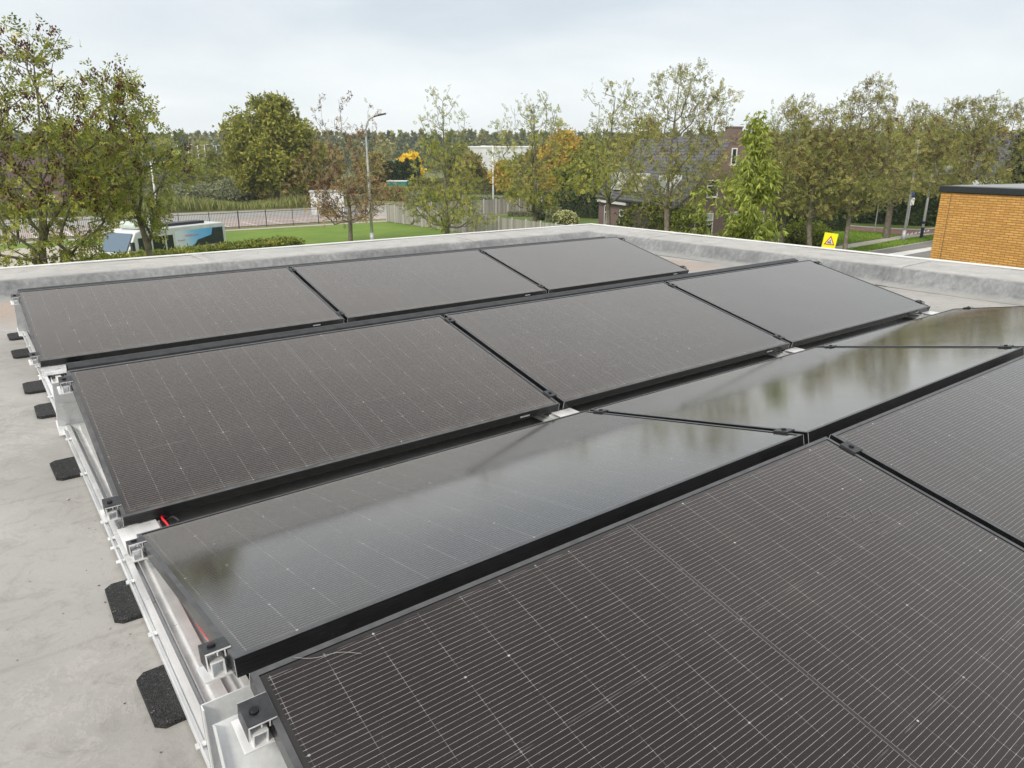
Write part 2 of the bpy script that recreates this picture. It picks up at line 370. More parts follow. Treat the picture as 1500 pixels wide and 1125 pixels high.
L_HEDG = foliage('hedge_leaves', ((0.1, (0.05, 0.075, 0.015)), (0.5, (0.11, 0.135, 0.025)), (0.85, (0.22, 0.22, 0.04)), (1.0, (0.36, 0.30, 0.05))))
L_LIME = foliage('long_green_leaves', ((0.1, (0.09, 0.11, 0.018)), (0.5, (0.18, 0.22, 0.036)), (1.0, (0.33, 0.36, 0.08))), 0.35)
L_ORNG = foliage('orange_leaves', ((0.1, (0.18, 0.16, 0.035)), (0.5, (0.34, 0.23, 0.04)), (1.0, (0.48, 0.33, 0.06))))
L_YELL = foliage('yellow_leaves', ((0.1, (0.45, 0.26, 0.02)), (0.6, (0.75, 0.45, 0.03)), (1.0, (0.8, 0.55, 0.06))))
L_OLIV = foliage('olive_leaves', ((0.1, (0.10, 0.11, 0.03)), (0.5, (0.19, 0.18, 0.055)), (1.0, (0.32, 0.25, 0.08))))
L_GREY = foliage('grey_scrub_leaves', ((0.1, (0.08, 0.095, 0.05)), (0.6, (0.15, 0.17, 0.09)), (1.0, (0.24, 0.24, 0.13))), 0.2)
L_FAR = foliage('far_wood_leaves', ((0.1, (0.07, 0.09, 0.04)), (0.5, (0.13, 0.145, 0.055)), (1.0, (0.24, 0.22, 0.07))), 0.2, 0.7, 0.03)
L_REED = foliage('reed_blades', ((0.1, (0.09, 0.11, 0.035)), (0.6, (0.17, 0.19, 0.06)), (1.0, (0.27, 0.26, 0.10))), 0.3)
L_SEED = foliage('ash_keys', ((0.1, (0.03, 0.012, 0.008)), (0.6, (0.075, 0.030, 0.018)), (1.0, (0.13, 0.055, 0.03))), 0.2)
L_FLOW = foliage('cream_flowers', ((0.1, (0.35, 0.36, 0.15)), (1.0, (0.68, 0.64, 0.38))), 0.2)
M_BARK = noisy('bark', (0.10, 0.085, 0.062), (0.20, 0.18, 0.135), 6, 0.95, 0.6, 0.02)
M_BARKD = noisy('bark_dark', (0.055, 0.05, 0.038), (0.11, 0.10, 0.07), 6, 0.95, 0.6, 0.02)

M_FIELD = noisy('rough_field', (0.12, 0.135, 0.045), (0.20, 0.19, 0.075), 0.03, 0.95, 0.0, c3=(0.09, 0.13, 0.035), s3=0.8)
def lawn(name, a, b_):
    m = mat(name, a, 0.9); n = N(m); o = n.obj()
    c = n.ramp(n.noise(0.35, 5, 0.65, o), (0.35, a), (0.65, b_))
    c = n.mix(n.m('MULTIPLY', n.ramp(n.noise(9, 3, 0.7, o), (0.35, 0.0), (0.75, 1.0)), 0.35), c, tuple(v*0.7 for v in a))
    n.base(c); n.bump(n.noise(14, 3, 0.7, o), 0.5, 0.04); return m
M_LAWN = lawn('mown_lawn', (0.098, 0.180, 0.010), (0.150, 0.235, 0.018))
M_VERGE = lawn('verge_grass', (0.065, 0.11, 0.012), (0.105, 0.145, 0.02))
M_ASPH = noisy('asphalt', (0.17, 0.17, 0.165), (0.23, 0.225, 0.215), 0.7, 0.9, 0.2, 0.01)
M_ASPH2 = noisy('asphalt_pale', (0.27, 0.265, 0.25), (0.34, 0.33, 0.31), 0.5, 0.9, 0.1, 0.01)
M_PINK = noisy('pink_clinker', (0.33, 0.265, 0.24), (0.40, 0.335, 0.31), 0.6, 0.9, 0.1, 0.01)
M_CYC = noisy('red_cycle_asphalt', (0.20, 0.10, 0.085), (0.26, 0.14, 0.12), 0.7, 0.9, 0.1, 0.01)
M_PATH = noisy('paving_slabs', (0.34, 0.32, 0.28), (0.44, 0.415, 0.37), 1.2, 0.9, 0.1, 0.01)
M_SAND = noisy('pale_gravel', (0.34, 0.31, 0.25), (0.45, 0.42, 0.35), 1.0, 0.95, 0.1)
M_LINE = noisy('road_paint', (0.62, 0.62, 0.60), (0.74, 0.74, 0.72), 2.0, 0.8, 0.0)

# ---------------------------------------------------------------- mesh helpers
class MB:
    def __init__(s): s.v = []; s.f = []; s.mi = []
    def add(s, vs, fs, mi=0):
        o = len(s.v); s.v += [tuple(map(float, q)) for q in vs]
        s.f += [tuple(i+o for i in f) for f in fs]; s.mi += [mi]*len(fs); return s
    def box(s, lo, hi, mi=0, T=None):
        x0, y0, z0 = lo; x1, y1, z1 = hi
        vs = [(x0,y0,z0),(x1,y0,z0),(x1,y1,z0),(x0,y1,z0),(x0,y0,z1),(x1,y0,z1),(x1,y1,z1),(x0,y1,z1)]
        if T: vs = [T(*q) for q in vs]
        return s.add(vs, [(0,3,2,1),(4,5,6,7),(0,1,5,4),(1,2,6,5),(2,3,7,6),(3,0,4,7)], mi)
    def prism(s, prof, x0, x1, T=None, mi=0):      # profile in (y, z), extruded along x
        n = len(prof); vs = [(x0, a, b) for a, b in prof]+[(x1, a, b) for a, b in prof]
        if T: vs = [T(*q) for q in vs]
        fs = [tuple(range(n))[::-1], tuple(range(n, 2*n))]+[(i, (i+1) % n, n+(i+1) % n, n+i) for i in range(n)]
        return s.add(vs, fs, mi)
    def tube(s, pts, rad, k=8, mi=0, cap=True):
        pts = [np.array(p, float) for p in pts]
        rads = rad if isinstance(rad, (list, tuple)) else [rad]*len(pts)
        vs = []; prev = None
        for i, p in enumerate(pts):
            t = pts[min(i+1, len(pts)-1)]-pts[max(i-1, 0)]; t /= np.linalg.norm(t)+1e-9
            if prev is None:
                a = np.array([0, 0, 1.0]) if abs(t[2]) < 0.9 else np.array([1.0, 0, 0])
                n_ = np.cross(t, a)
            else: n_ = prev-t*np.dot(prev, t)
            n_ /= np.linalg.norm(n_)+1e-9; prev = n_; b = np.cross(t, n_)
            for j in range(k):
                an = 2*math.pi*j/k; vs.append(p+rads[i]*(math.cos(an)*n_+math.sin(an)*b))
        fs = [(i*k+j, i*k+(j+1) % k, (i+1)*k+(j+1) % k, (i+1)*k+j) for i in range(len(pts)-1) for j in range(k)]
        if cap: fs += [tuple(range(k))[::-1], tuple((len(pts)-1)*k+j for j in range(k))]
        return s.add(vs, fs, mi)
    def build(s, name, mats, parent=None, smooth=False, bevel=0):
        me = bpy.data.meshes.new(name); me.from_pydata(s.v, [], s.f)
        if not isinstance(mats, (list, tuple)): mats = [mats]
        for m in mats: me.materials.append(m)
        me.polygons.foreach_set('material_index', s.mi)
        if smooth: me.polygons.foreach_set('use_smooth', [True]*len(s.f))
        me.update()
        o = bpy.data.objects.new(name, me); COL.objects.link(o)
        if parent: o.parent = parent
        if bevel:
            b = o.modifiers.new('bevel', 'BEVEL'); b.width = bevel; b.segments = 2; b.limit_method = 'ANGLE'
        return o
def tag(o, label=None, cat=None, group=None, kind=None):
    if label: o['label'] = label
    if cat: o['category'] = cat
    if group: o['group'] = group
    if kind: o['kind'] = kind
    return o
def empty(name, loc=(0, 0, 0), rot=(0, 0, 0)):
    o = bpy.data.objects.new(name, None); COL.objects.link(o); o.empty_display_size = 0.2
    o.location = tuple(map(float, loc)); o.rotation_euler = rot; return o
def quads(name, V, tone, m, parent=None):          # V: (n, 4, 3)
    n = len(V); me = bpy.data.meshes.new(name)
    me.vertices.add(n*4); me.vertices.foreach_set('co', np.ascontiguousarray(V, np.float32).reshape(-1))
    me.loops.add(n*4); me.loops.foreach_set('vertex_index', np.arange(n*4, dtype=np.int32))
    me.polygons.add(n); me.polygons.foreach_set('loop_start', np.arange(0, n*4, 4, dtype=np.int32))
    me.update(calc_edges=True)
    a = me.attributes.new('tone', 'FLOAT', 'FACE'); a.data.foreach_set('value', np.asarray(tone, np.float32))
    me.materials.append(m)
    o = bpy.data.objects.new(name, me); COL.objects.link(o)
    if parent: o.parent = parent
    return o
def unit(a): return a/(np.linalg.norm(a, axis=-1, keepdims=True)+1e-9)
def rand_dirs(n, r): return unit(r.normal(size=(n, 3)))
def diamonds(p, d, s, L, W):                       # leaf blades: base p, direction d, side s
    L = np.asarray(L).reshape(-1, 1); W = np.asarray(W).reshape(-1, 1)
    mid = p+d*L*0.5
    return np.stack([p, mid+s*W, p+d*L, mid-s*W], axis=1)
def leaves(pos, out, r, kind, size):
    """compound or simple leaves at pos; out = outward direction; gives quads and a tone per quad"""
    n = len(pos)
    a = unit(out*0.7+rand_dirs(n, r)*0.8+np.array([0, 0, -0.15]))
    s = unit(np.cross(a, rand_dirs(n, r)))
    t0 = np.clip(r.normal(0.5, 0.2, n), 0, 1)
    Q = []; T = []
    if kind == 'ash':
        for j in range(4):
            for sg in (-1, 1):
                b = pos+a*(size*(0.35+0.6*j/3))[:, None]
                d = unit(a*0.55+s*sg+np.array([0, 0, -0.25])+r.normal(size=(n, 3))*0.2)
                sd_ = unit(np.cross(d, np.cross(a, s)+r.normal(size=(n, 3))*0.5))
                Q.append(diamonds(b, d, sd_, size*0.42, size*0.085)); T.append(t0+r.normal(0, 0.08, n))
        b = pos+a*size[:, None]; Q.append(diamonds(b, a, s, size*0.42, size*0.09)); T.append(t0)
    elif kind == 'tuft':
        for j in range(4):
            d = unit(a*0.5+rand_dirs(n, r)*0.9); sd_ = unit(np.cross(d, rand_dirs(n, r)))
            Q.append(diamonds(pos, d, sd_, size*r.uniform(0.7, 1.1, n), size*0.2)); T.append(t0+r.normal(0, 0.1, n))
    elif kind == 'long':
        for j in range(3):
            d = unit(a*0.5+rand_dirs(n, r)*0.6+np.array([0, 0, -0.9])); sd_ = unit(np.cross(d, rand_dirs(n, r)))
            Q.append(diamonds(pos, d, sd_, size*r.uniform(0.8, 1.2, n), size*0.12)); T.append(t0+r.normal(0, 0.12, n))
    return np.concatenate(Q), np.clip(np.concatenate(T), 0, 1)

def make_tree(name, label, base, H, h0, prof, m_leaf, seed, cat='tree', n_tips=220, per=14, size=0.3, kind='ash',
              trunk_r=0.16, bark=None, seeds=0, seed_low=0.3, group=None, thr=0.42, spread=0.28, leader=0.85, lobes=0.35,
              sparse_top=0.0, forks=1, seed_size=0.10, bare=0):
    """a trunk, limbs grown towards scattered crown tips, leaves round the tips. prof: [(t, radius)] of the crown, t=0..1 from h0 to H"""
    r = np.random.default_rng(seed)
    bark = bark or M_BARK
    root = empty(name, base); tag(root, label, cat, group)
    pt = np.array([p_[0] for p_ in prof]); pr = np.array([p_[1] for p_ in prof])
    ph = r.uniform(0, 6.28, 6)
    tips = []
    cells = r.uniform(-1, 1, (40, 3))*np.array([pr.max(), pr.max(), (H-h0)/2])+np.array([0, 0, (H+h0)/2])
    cr_ = r.uniform(0.5, 1.1, 40)*pr.max()*0.33
    tries = 0
    while len(tips) < n_tips and tries < n_tips*60:
        tries += 1
        t = r.uniform(0, 1); an = r.uniform(0, 6.283)
        rad = np.interp(t, pt, pr)*(1+lobes*math.sin(2*an+ph[0]+t*3)*0.6+lobes*math.sin(3*an+ph[1]+t*7)*0.6)
        if r.uniform() > (rad/pr.max())**1.3+0.06: continue
        if r.uniform() < sparse_top*t: continue
        rr = rad*r.uniform(0.05, 1)**0.45
        q = np.array([rr*math.cos(an), rr*math.sin(an), h0+(H-h0)*t])
        dd = np.linalg.norm((cells-q), axis=1)
        if (dd < cr_*0.8).any() and r.uniform() < thr: continue
        tips.append(q)
    tips = np.array(tips)
    # skeleton
    pos = [np.zeros(3)]; par = [-1]; plen = [0.0]
    nz_ = 10; top = h0+(H-h0)*leader; wob = r.normal(0, 0.02*H, 2)
    for i in range(1, nz_+1):
        z = top*i/nz_
        q = np.array([wob[0]*math.sin(z/H*5), wob[1]*math.sin(z/H*4), z])
        pos.append(q); par.append(i-1); plen.append(plen[-1]+top/nz_)
    tipnode = []
    order = np.argsort(np.linalg.norm(tips-np.array([0, 0, h0*0.9]), axis=1))
    for ti in order:
        q = tips[ti]; A = np.array(pos); PLn = np.array(plen)
        d = np.linalg.norm(A-q, axis=1)
        cost = d+0.42*PLn+np.where(A[:, 2] > q[2]-0.25*np.hypot(*(A[:, :2]-q[:2]).T), 4.0, 0)+np.where(A[:, 2] < h0*0.62, 6.0, 0)
        k = int(np.argmin(cost)); a = A[k]; L = d[k]; nseg = max(1, min(6, int(L/0.45)))
        last = k
        for j in range(1, nseg+1):
            f = j/nseg
            c = a+(q-a)*f+np.array([0, 0, -0.12*L*math.sin(f*math.pi)])+(r.normal(0, 0.035*L, 3) if j < nseg else 0)
            pos.append(c); par.append(last); plen.append(plen[last]+L/nseg); last = len(pos)-1
        tipnode.append(last)
    pos = np.array(pos); n = len(pos); cnt = np.zeros(n)
    for tn in tipnode:
        k = tn
        while k >= 0: cnt[k] += 1; k = par[k]
    cnt = np.maximum(cnt, 1); rad = trunk_r*(cnt/cnt.max())**0.5
    rad = np.maximum(rad*np.clip(1.05-0.15*pos[:, 2]/H, 0.3, 1.2), 0.006+0.002*size)
    rad[0] = trunk_r*1.25
    V = []; F = []
    K = 5
    for i in range(1, n):
        p0, p1 = pos[par[i]], pos[i]; r0, r1 = rad[par[i]], rad[i]
        if par[i] > 10 or i > 10: r0 = min(r0, r1*1.35)
        t = p1-p0; t = t/(np.linalg.norm(t)+1e-9)
        a_ = np.array([0, 0, 1.0]) if abs(t[2]) < 0.9 else np.array([1.0, 0, 0])
        e = np.cross(t, a_); e /= np.linalg.norm(e); b_ = np.cross(t, e); o = len(V)
        for (pp, r_) in ((p0, r0), (p1+t*r1*0.3, r1)):
            for j in range(K):
                an = 6.2832*j/K; V.append(pp+r_*(math.cos(an)*e+math.sin(an)*b_))
        F += [(o+j, o+(j+1) % K, o+K+(j+1) % K, o+K+j) for j in range(K)]
    mb = MB(); mb.v = [tuple(map(float, q)) for q in V]; mb.f = F; mb.mi = [0]*len(F)
    mb.build('trunk', bark, root, smooth=True)
    # leaves
    tp = pos[tipnode]; pp = pos[[par[k] for k in tipnode]]
    idx = np.repeat(np.arange(len(tp)), per)
    if sparse_top:
        tt = (tp[idx][:, 2]-h0)/(H-h0); keep = r.uniform(size=len(idx)) > sparse_top*tt*0.8; idx = idx[keep]
    f = r.uniform(0.15, 1.0, (len(idx), 1))
    c = pp[idx]*(1-f)+tp[idx]*f+r.normal(0, spread, (len(idx), 3))*np.array([1, 1, 0.8])
    axis = np.array([0, 0, h0+(H-h0)*0.3])
    out = unit(c-axis)
    sz = size*r.uniform(0.7, 1.15, len(idx))
    Q, T = leaves(c, out, r, kind, sz)
    quads('crown', Q, T, m_leaf, root)
    if seeds:
        cand = tp[tp[:, 2] > h0+(H-h0)*seed_low]
        if len(cand):
            ci = r.integers(0, len(cand), seeds); cc = cand[ci]+r.normal(0, spread*0.9, (seeds, 3))
            k = 16; c2 = np.repeat(cc, k, 0)+r.normal(0, seed_size*0.30, (seeds*k, 3))*np.array([1, 1, 1.25])
            d = unit(np.array([0, 0, -1.0])+r.normal(0, 0.45, (seeds*k, 3))); s_ = unit(np.cross(d, rand_dirs(seeds*k, r)))
            o = quads('seed_clusters', diamonds(c2, d, s_, seed_size*0.42, seed_size*0.12), r.uniform(0, 1, seeds*k), L_SEED, root)
            tag(o, kind='stuff')
    return root

def leafy_block(name, label, cat, base, size, rz, m_leaf, seed, n=2500, leaf=0.12, kind='tuft', core=None, round_=0.0, group=None, jitter=0.1, flowers=None):
    """hedge or shrub: a dark twiggy body with leaves standing out of its faces and inside its edge"""
    r = np.random.default_rng(seed); sx_, sy_, sz_ = size
    root = empty(name, base, (0, 0, rz)); tag(root, label, cat, group)
    mb = MB(); nu, nv = 18, 8
    for i in range(nv+1):
        for j in range(nu):
            t = i/nv; an = 6.2832*j/nu
            e = 2 if round_ else 0.35
            ca, sa = math.cos(an), math.sin(an)
            if round_:
                w = math.sqrt(max(0.0, 1-(abs(2*t-0.75)/1.25)**2)); px_, py_ = ca*w, sa*w
            else:
                k = 1/max(abs(ca), abs(sa)); px_, py_ = ca*k, sa*k
                if i == nv: px_ *= 0.9; py_ *= 0.9
            kk = 0.88+r.uniform(-0.05, 0.05)
            mb.v.append((px_*sx_/2*kk, py_*sy_/2*kk, t*sz_*0.94))
    for i in range(nv):
        for j in range(nu): mb.f.append((i*nu+j, i*nu+(j+1) % nu, (i+1)*nu+(j+1) % nu, (i+1)*nu+j))
    mb.f.append(tuple(nv*nu+j for j in range(nu))); mb.mi = [0]*len(mb.f)
    mb.build('twigs', core or M_BARKD, root)
    q = r.uniform(-1, 1, (n*3, 3))
    if round_:
        q = unit(q)*r.uniform(0.8, 1.06, (len(q), 1)); q[:, 2] = q[:, 2]*0.62+0.38; q = q[q[:, 2] > 0.0][:n]
        c = q*np.array([sx_/2, sy_/2, sz_])
    else:
        ax = r.integers(0, 5, len(q)); w = np.array([sy_*sz_, sy_*sz_, sx_*sz_, sx_*sz_, sx_*sy_])
        ax = r.choice(5, len(q), p=w/w.sum())
        for k_, (a_, v_) in enumerate(((0, -1), (0, 1), (1, -1), (1, 1), (2, 1))):
            q[ax == k_, a_] = v_*(1-r.uniform(0, 0.12, (ax == k_).sum()))
        q = q[:n]; c = q*np.array([sx_/2, sy_/2, sz_/2])+np.array([0, 0, sz_/2])
    c += r.normal(0, jitter*min(sx_, sy_, sz_)*0.5, c.shape)*0.6
    c[:, 2] = np.maximum(c[:, 2], 0.03)
    out = unit(q*np.array([1, 1, 1])+np.array([0, 0, 0.4]))
    Q, T = leaves(c, out, r, kind, leaf*r.uniform(0.7, 1.3, len(c)))
    quads('foliage', Q, T, m_leaf, root)
    if flowers:
        k = r.integers(0, len(c), flowers); cc = c[k]*1.04; kk = 5
        c2 = np.repeat(cc, kk, 0)+r.normal(0, leaf*0.25, (flowers*kk, 3)); d = rand_dirs(len(c2), r); s_ = unit(np.cross(d, rand_dirs(len(c2), r)))
        tag(quads('blossoms', diamonds(c2, d, s_, leaf*0.9, leaf*0.35), r.uniform(0, 1, len(c2)), L_FLOW, root), kind='stuff')
    return root

# ---------------------------------------------------------------- the ground
def sheet(name, pts, dz, m, kind='structure'):
    mb = MB(); mb.add([(x, y, G+dz) for x, y in pts], [tuple(range(len(pts)))])
    o = mb.build(name, m); tag(o, kind=kind)
    return o
sheet('ground', [(-1800, -1800), (1800, -1800), (1800, 1800), (-1800, 1800)], 0, M_FIELD)
sheet('lawn', [(-6, 9), (36.1, 9), (36.1, 69.4), (-6, 69.4)], 0.004, M_LAWN)
sheet('garden_lawn', [(36.1, 36), (62, 40), (61, 69), (36.1, 69.4)], 0.008, M_VERGE)
sheet('footpath', [(-40, 69.6), (36.6, 70.0), (36.6, 71.1), (-40, 70.7)], 0.012, M_PATH)
sheet('yard', [(-60, 20), (-6, 20), (4, 52), (16, 62), (16, 66), (-60, 66)], 0.008, M_SAND)
sheet('parking', [(-60, 73.4), (39, 73.4), (39, 82), (-60, 82)], 0.012, M_PINK)
sheet('road', [(-140, 82), (39, 82), (39, 73.4), (90, 77), (90, 92), (60, 92.5), (-140, 110)], 0.008, M_ASPH2)
bays = MB()
for k in range(34):
    x = -52+k*2.7
    bays.add([(x, 73.6, G+0.016), (x+0.14, 73.6, G+0.016), (x+0.14, 78.8, G+0.016), (x, 78.8, G+0.016)], [(0, 1, 2, 3)])
bays.add([(-55, 78.8, G+0.016), (38, 78.8, G+0.016), (38, 78.95, G+0.016), (-55, 78.95, G+0.016)], [(0, 1, 2, 3)])
tag(bays.build('parking_lines', M_LINE), kind='structure')
# pale fields behind the reeds
sheet('meadow', [(-90, 128), (60, 118), (120, 190), (40, 300), (-160, 320)], 0.02, noisy('meadow_grass', (0.17, 0.19, 0.055), (0.26, 0.24, 0.095), 0.05, 0.95, 0.0, c3=(0.31, 0.29, 0.17), s3=0.9))
# right-hand street
sheet('verge', [g(930, 345), g(1130, 372), g(1260, 396), (75, 12), (120, 24), (110, 52), g(1130, 318)], 0.010, M_VERGE)
sheet('street', [g(1180, 385), g(1262, 371.5), g(1372, 352.5), g(1640, 318), g(1980, 330), g(1700, 450), g(1180, 450)], 0.016, M_ASPH)
sheet('street_line', [g(1180, 395), g(1290, 374), g(1372, 361), g(1500, 345), g(1500, 348), g(1372, 365.5), g(1300, 379), g(1180, 402)], 0.022, M_LINE)
sheet('gutter', [g(1180, 383), g(1262, 369.8), g(1372, 351.2), g(1640, 317), g(1640, 318), g(1372, 352.5), g(1262, 371.5), g(1180, 385)], 0.024, M_PATH)
sheet('side_path', [g(1200, 366), g(1240, 358.5), g(1316, 346), g(1380, 338), g(1560, 322), g(1560, 325), g(1380, 343), g(1318, 351), g(1242, 364), g(1200, 372)], 0.016, M_PATH)
sheet('cycle_path', [g(1150, 328.5), g(1244, 332), g(1300, 336), g(1345, 338), g(1380, 336), g(1380, 341), g(1330, 344.5), g(1290, 341), g(1244, 338), g(1150, 334)], 0.020, M_CYC)
sheet('cycle_kerb', [g(1150, 326.6), g(1244, 330), g(1300, 334), g(1345, 336), g(1372, 333.5), g(1372, 335), g(1345, 337.4), g(1300, 335.6), g(1244, 331.6), g(1150, 328.4)], 0.026, M_PATH)
give = MB()
for k in range(6):
    a, b, c = g(1326+k*6, 345.5-k*1.1), g(1331+k*6, 344.6-k*1.1), g(1331+k*6, 341.8-k*1.0)
    give.add([(*a, G+0.030), (*b, G+0.030), (*c, G+0.030)], [(0, 1, 2)])
tag(give.build('give_way_marks', M_LINE), kind='structure')

# ---------------------------------------------------------------- the building with the flat roof
ZR = -0.097
bld = empty('flat_roof_building', (0, 0, G)); tag(bld, 'flat roofed building with pale grey membrane roof carrying the solar panels', 'building')
def bpart(mb, name, m, **k):
    mb.v = [(x, y, z-G) for x, y, z in mb.v]; return mb.build(name, m, bld, **k)
XI, YI, XO, YO, XL, YN = 6.38, 6.42, 7.22, 7.30, -4.5, -5.0
mb = MB(); nx, ny = 60, 60
for j in range(ny+1):
    for i in range(nx+1):
        x = XL+(XI+0.03-XL)*i/nx; y = YN+(YI+0.03-YN)*j/ny
        mb.v.append((x, y, ZR+0.003*math.sin(x*1.7+1)*math.sin(y*1.3)))
mb.f = [(j*(nx+1)+i, j*(nx+1)+i+1, (j+1)*(nx+1)+i+1, (j+1)*(nx+1)+i) for j in range(ny) for i in range(nx)]; mb.mi = [0]*len(mb.f)
roofo = bpart(mb, 'roof_surface', M_ROOF, smooth=True)
roofo.location = (0, 0, 0)
# object-space of the roof is shifted by -G in z only; x, y equal world x, y
prof = [(-0.03, ZR+0.002), (0.03, ZR+0.005), (0.075, ZR+0.018), (0.115, ZR+0.042), (0.145, ZR+0.078), (0.165, ZR+0.114), (0.19, ZR+0.138),
        (0.235, ZR+0.153), (0.30, ZR+0.157), (0.55, ZR+0.161), (0.80, ZR+0.163)]
def par_pt(side, s, o, z):                      # o = offset outwards from the inner foot
    rs = random.Random(int(s*3)+side*50)
    w = 0.006*math.sin(s*2.1+side)+0.004*math.sin(s*5.3)
    if side == 0: return (s, YI+o+(w if 0 < o < 0.5 else 0), z)
    return (XI+o+(w if 0 < o < 0.5 else 0), s, z)
mb = MB()
NS = 80
for side in (0, 1):
    o0 = len(mb.v); lo_ = XL if side == 0 else YN
    for i in range(NS+1):
        for (o, z) in prof:
            hi_ = (XI if side == 0 else YI)+max(o, -0.03)
            s = lo_+(hi_-lo_)*i/NS
            q = par_pt(side, s, o, z+0.002*math.sin(s*3+o*9)) if i < NS else ((hi_, YI+o, z) if side == 0 else (XI+o, hi_, z))
            mb.v.append(q)
    k = len(prof)
    for i in range(NS):
        for j in range(k-1):
            f = (o0+i*k+j, o0+i*k+j+1, o0+(i+1)*k+j+1, o0+(i+1)*k+j)
            mb.f.append(f if side == 1 else f[::-1])
mb.mi = [0]*len(mb.f)
mb.v = [(x, y, z-G) for x, y, z in mb.v]
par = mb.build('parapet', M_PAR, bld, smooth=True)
# membrane laps across the parapet
def lap(side, s):
    mb = MB(); k = len(prof)
    for ds in (-0.004, 0.0, 0.10, 0.104):
        for (o, z) in prof:
            lift = 0.003 if ds in (0.0, 0.10) else 0.0
            x, y, zz = par_pt(side, s+ds, o, z+lift+0.0025); mb.v.append((x, y, zz-G))
    for i in range(3):
        for j in range(k-1): mb.f.append((i*k+j, i*k+j+1, (i+1)*k+j+1, (i+1)*k+j))
    mb.mi = [0]*len(mb.f); mb.build('membrane_lap', M_PAR, bld, smooth=True)
lap(0, 1.62); lap(0, 4.7); lap(1, 2.45); lap(1, 5.55); lap(1, -0.6); lap(0, -1.4)
# edge trim: a dark joint then the white aluminium profile
zt = ZR+0.163
mb = MB()
mb.box((XL, YI+0.80, zt-0.03), (XI+0.80+0.012, YI+0.812, zt+0.002)); mb.box((XI+0.80, YN, zt-0.03), (XI+0.812, YI+0.80, zt+0.002))
bpart(mb, 'seal_joint', M_SEAL)
mb = MB()
mb.box((XL, YI+0.812, zt-0.09), (XI+0.862, YI+0.862, zt+0.014)); mb.box((XI+0.812, YN, zt-0.09), (XI+0.862, YI+0.812, zt+0.014))
bpart(mb, 'edge_trim', M_TRIM, bevel=0.004)
mb = MB()
mb.box((XL, YI+0.58, G), (XI+0.84, YI+0.84, zt-0.09)); mb.box((XI+0.58, YN, G), (XI+0.84, YI+0.58, zt-0.09))
mb.box((XL, YN, G), (XL+0.25, YI+0.58, ZR-0.02)); mb.box((XL+0.25, YN, G), (XI+0.58, YN+0.25, ZR-0.02))
mb.box((XL+0.25, YN+0.25, ZR-0.3), (XI+0.58, YI+0.58, ZR-0.02))
bpart(mb, 'wall', M_WALL)

r = np.random.default_rng(77); n = 420
q = np.stack([r.uniform(-1.6, 0.0, n), r.uniform(0.0, 6.3, n), np.full(n, ZR+0.004)], 1); q[:60, 0] = r.uniform(-0.4, 6.3, 60); q[:60, 1] = r.uniform(5.9, 6.38, 60)
q2 = q.copy(); q2[60:140, 0] = -0.02-np.abs(r.normal(0, 0.05, 80)); q = q2
d = unit(np.stack([r.normal(size=n), r.normal(size=n), r.normal(0, 0.12, n)], 1)); s_ = unit(np.cross(d, np.array([0, 0, 1.0])+r.normal(0, 0.2, (n, 3))))
sz = r.uniform(0.002, 0.007, n); sz[::23] *= 3.2
tag(quads('roof_debris', diamonds(q, d, s_, sz, sz*0.35), r.uniform(0, 1, n), foliage('debris', ((0.1, (0.03, 0.022, 0.015)), (0.6, (0.10, 0.075, 0.045)), (1.0, (0.35, 0.31, 0.24))), 0.0)), kind='stuff')

# ---------------------------------------------------------------- solar panels
T1, T2, T4 = 0.2265, 0.2043, 0.2309
FT = 0.035
def make_panel():
    root = empty('solar_panel')
    mb = MB(); w = 0.011
    mb.prism([(0, -FT), (w, -FT), (w, 0), (0, 0)], 0, PL); mb.prism([(PW-w, -FT), (PW, -FT), (PW, 0), (PW-w, 0)], 0, PL)
    mb.box((0, w, -FT), (w, PW-w, 0)); mb.box((PL-w, w, -FT), (PL, PW-w, 0))
    for y0, y1 in ((w, 0.03), (PW-0.03, PW-w)): mb.box((w, y0, -FT), (PL-w, y1, -FT+0.002))
    for yb, sg in ((0.0, -1), (PW, 1)):            # ribs drawn along the extruded frame
        for zz in (-0.011, -0.019, -0.027): mb.box((0.004, min(yb, yb+sg*0.0008), zz-0.0009), (PL-0.004, max(yb, yb+sg*0.0008), zz+0.0009))
    for xx in (0.0, PL):
        for yy in (0.0, PW):
            sgx = -1 if xx == 0 else 1; sgy = -1 if yy == 0 else 1
            mb.box((min(xx, xx+sgx*0.0006), min(yy, yy+sgy*0.0004)-0.0003, -FT), (max(xx, xx+sgx*0.0006), max(yy, yy+sgy*0.0004)+0.0003, -0.001), 1)
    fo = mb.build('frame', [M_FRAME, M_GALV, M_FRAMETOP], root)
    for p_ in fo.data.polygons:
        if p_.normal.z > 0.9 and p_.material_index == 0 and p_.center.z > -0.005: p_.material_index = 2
    mb = MB(); mb.add([(w, w, -0.002), (PL-w, w, -0.002), (PL-w, PW-w, -0.002), (w, PW-w, -0.002)], [(0, 1, 2, 3)])
    mb.add([(w, w, -0.008), (PL-w, w, -0.008), (PL-w, PW-w, -0.008), (w, PW-w, -0.008)], [(3, 2, 1, 0)], 1)
    mb.build('glass', [M_GLASS, M_BACK], root)
    mb = MB(); mb.box((PL-0.215, -0.0022, -0.022), (PL-0.165, -0.0012, -0.015)); mb.build('rating_label', M_POLE, root)
    for xx in (0.46, 0.86, 1.26):
        mb = MB(); mb.box((xx-0.03, PW-0.14, -0.024), (xx+0.03, PW-0.08, -0.009)); mb.build('junction_box', M_BLKC, root)
    return root
proto_panel = make_panel()
def copy_tree(o, parent=None):
    c = o.copy(); COL.objects.link(c); c.parent = parent
    for ch in [x for x in bpy.data.objects if x.parent == o]: copy_tree(ch, c)
    return c
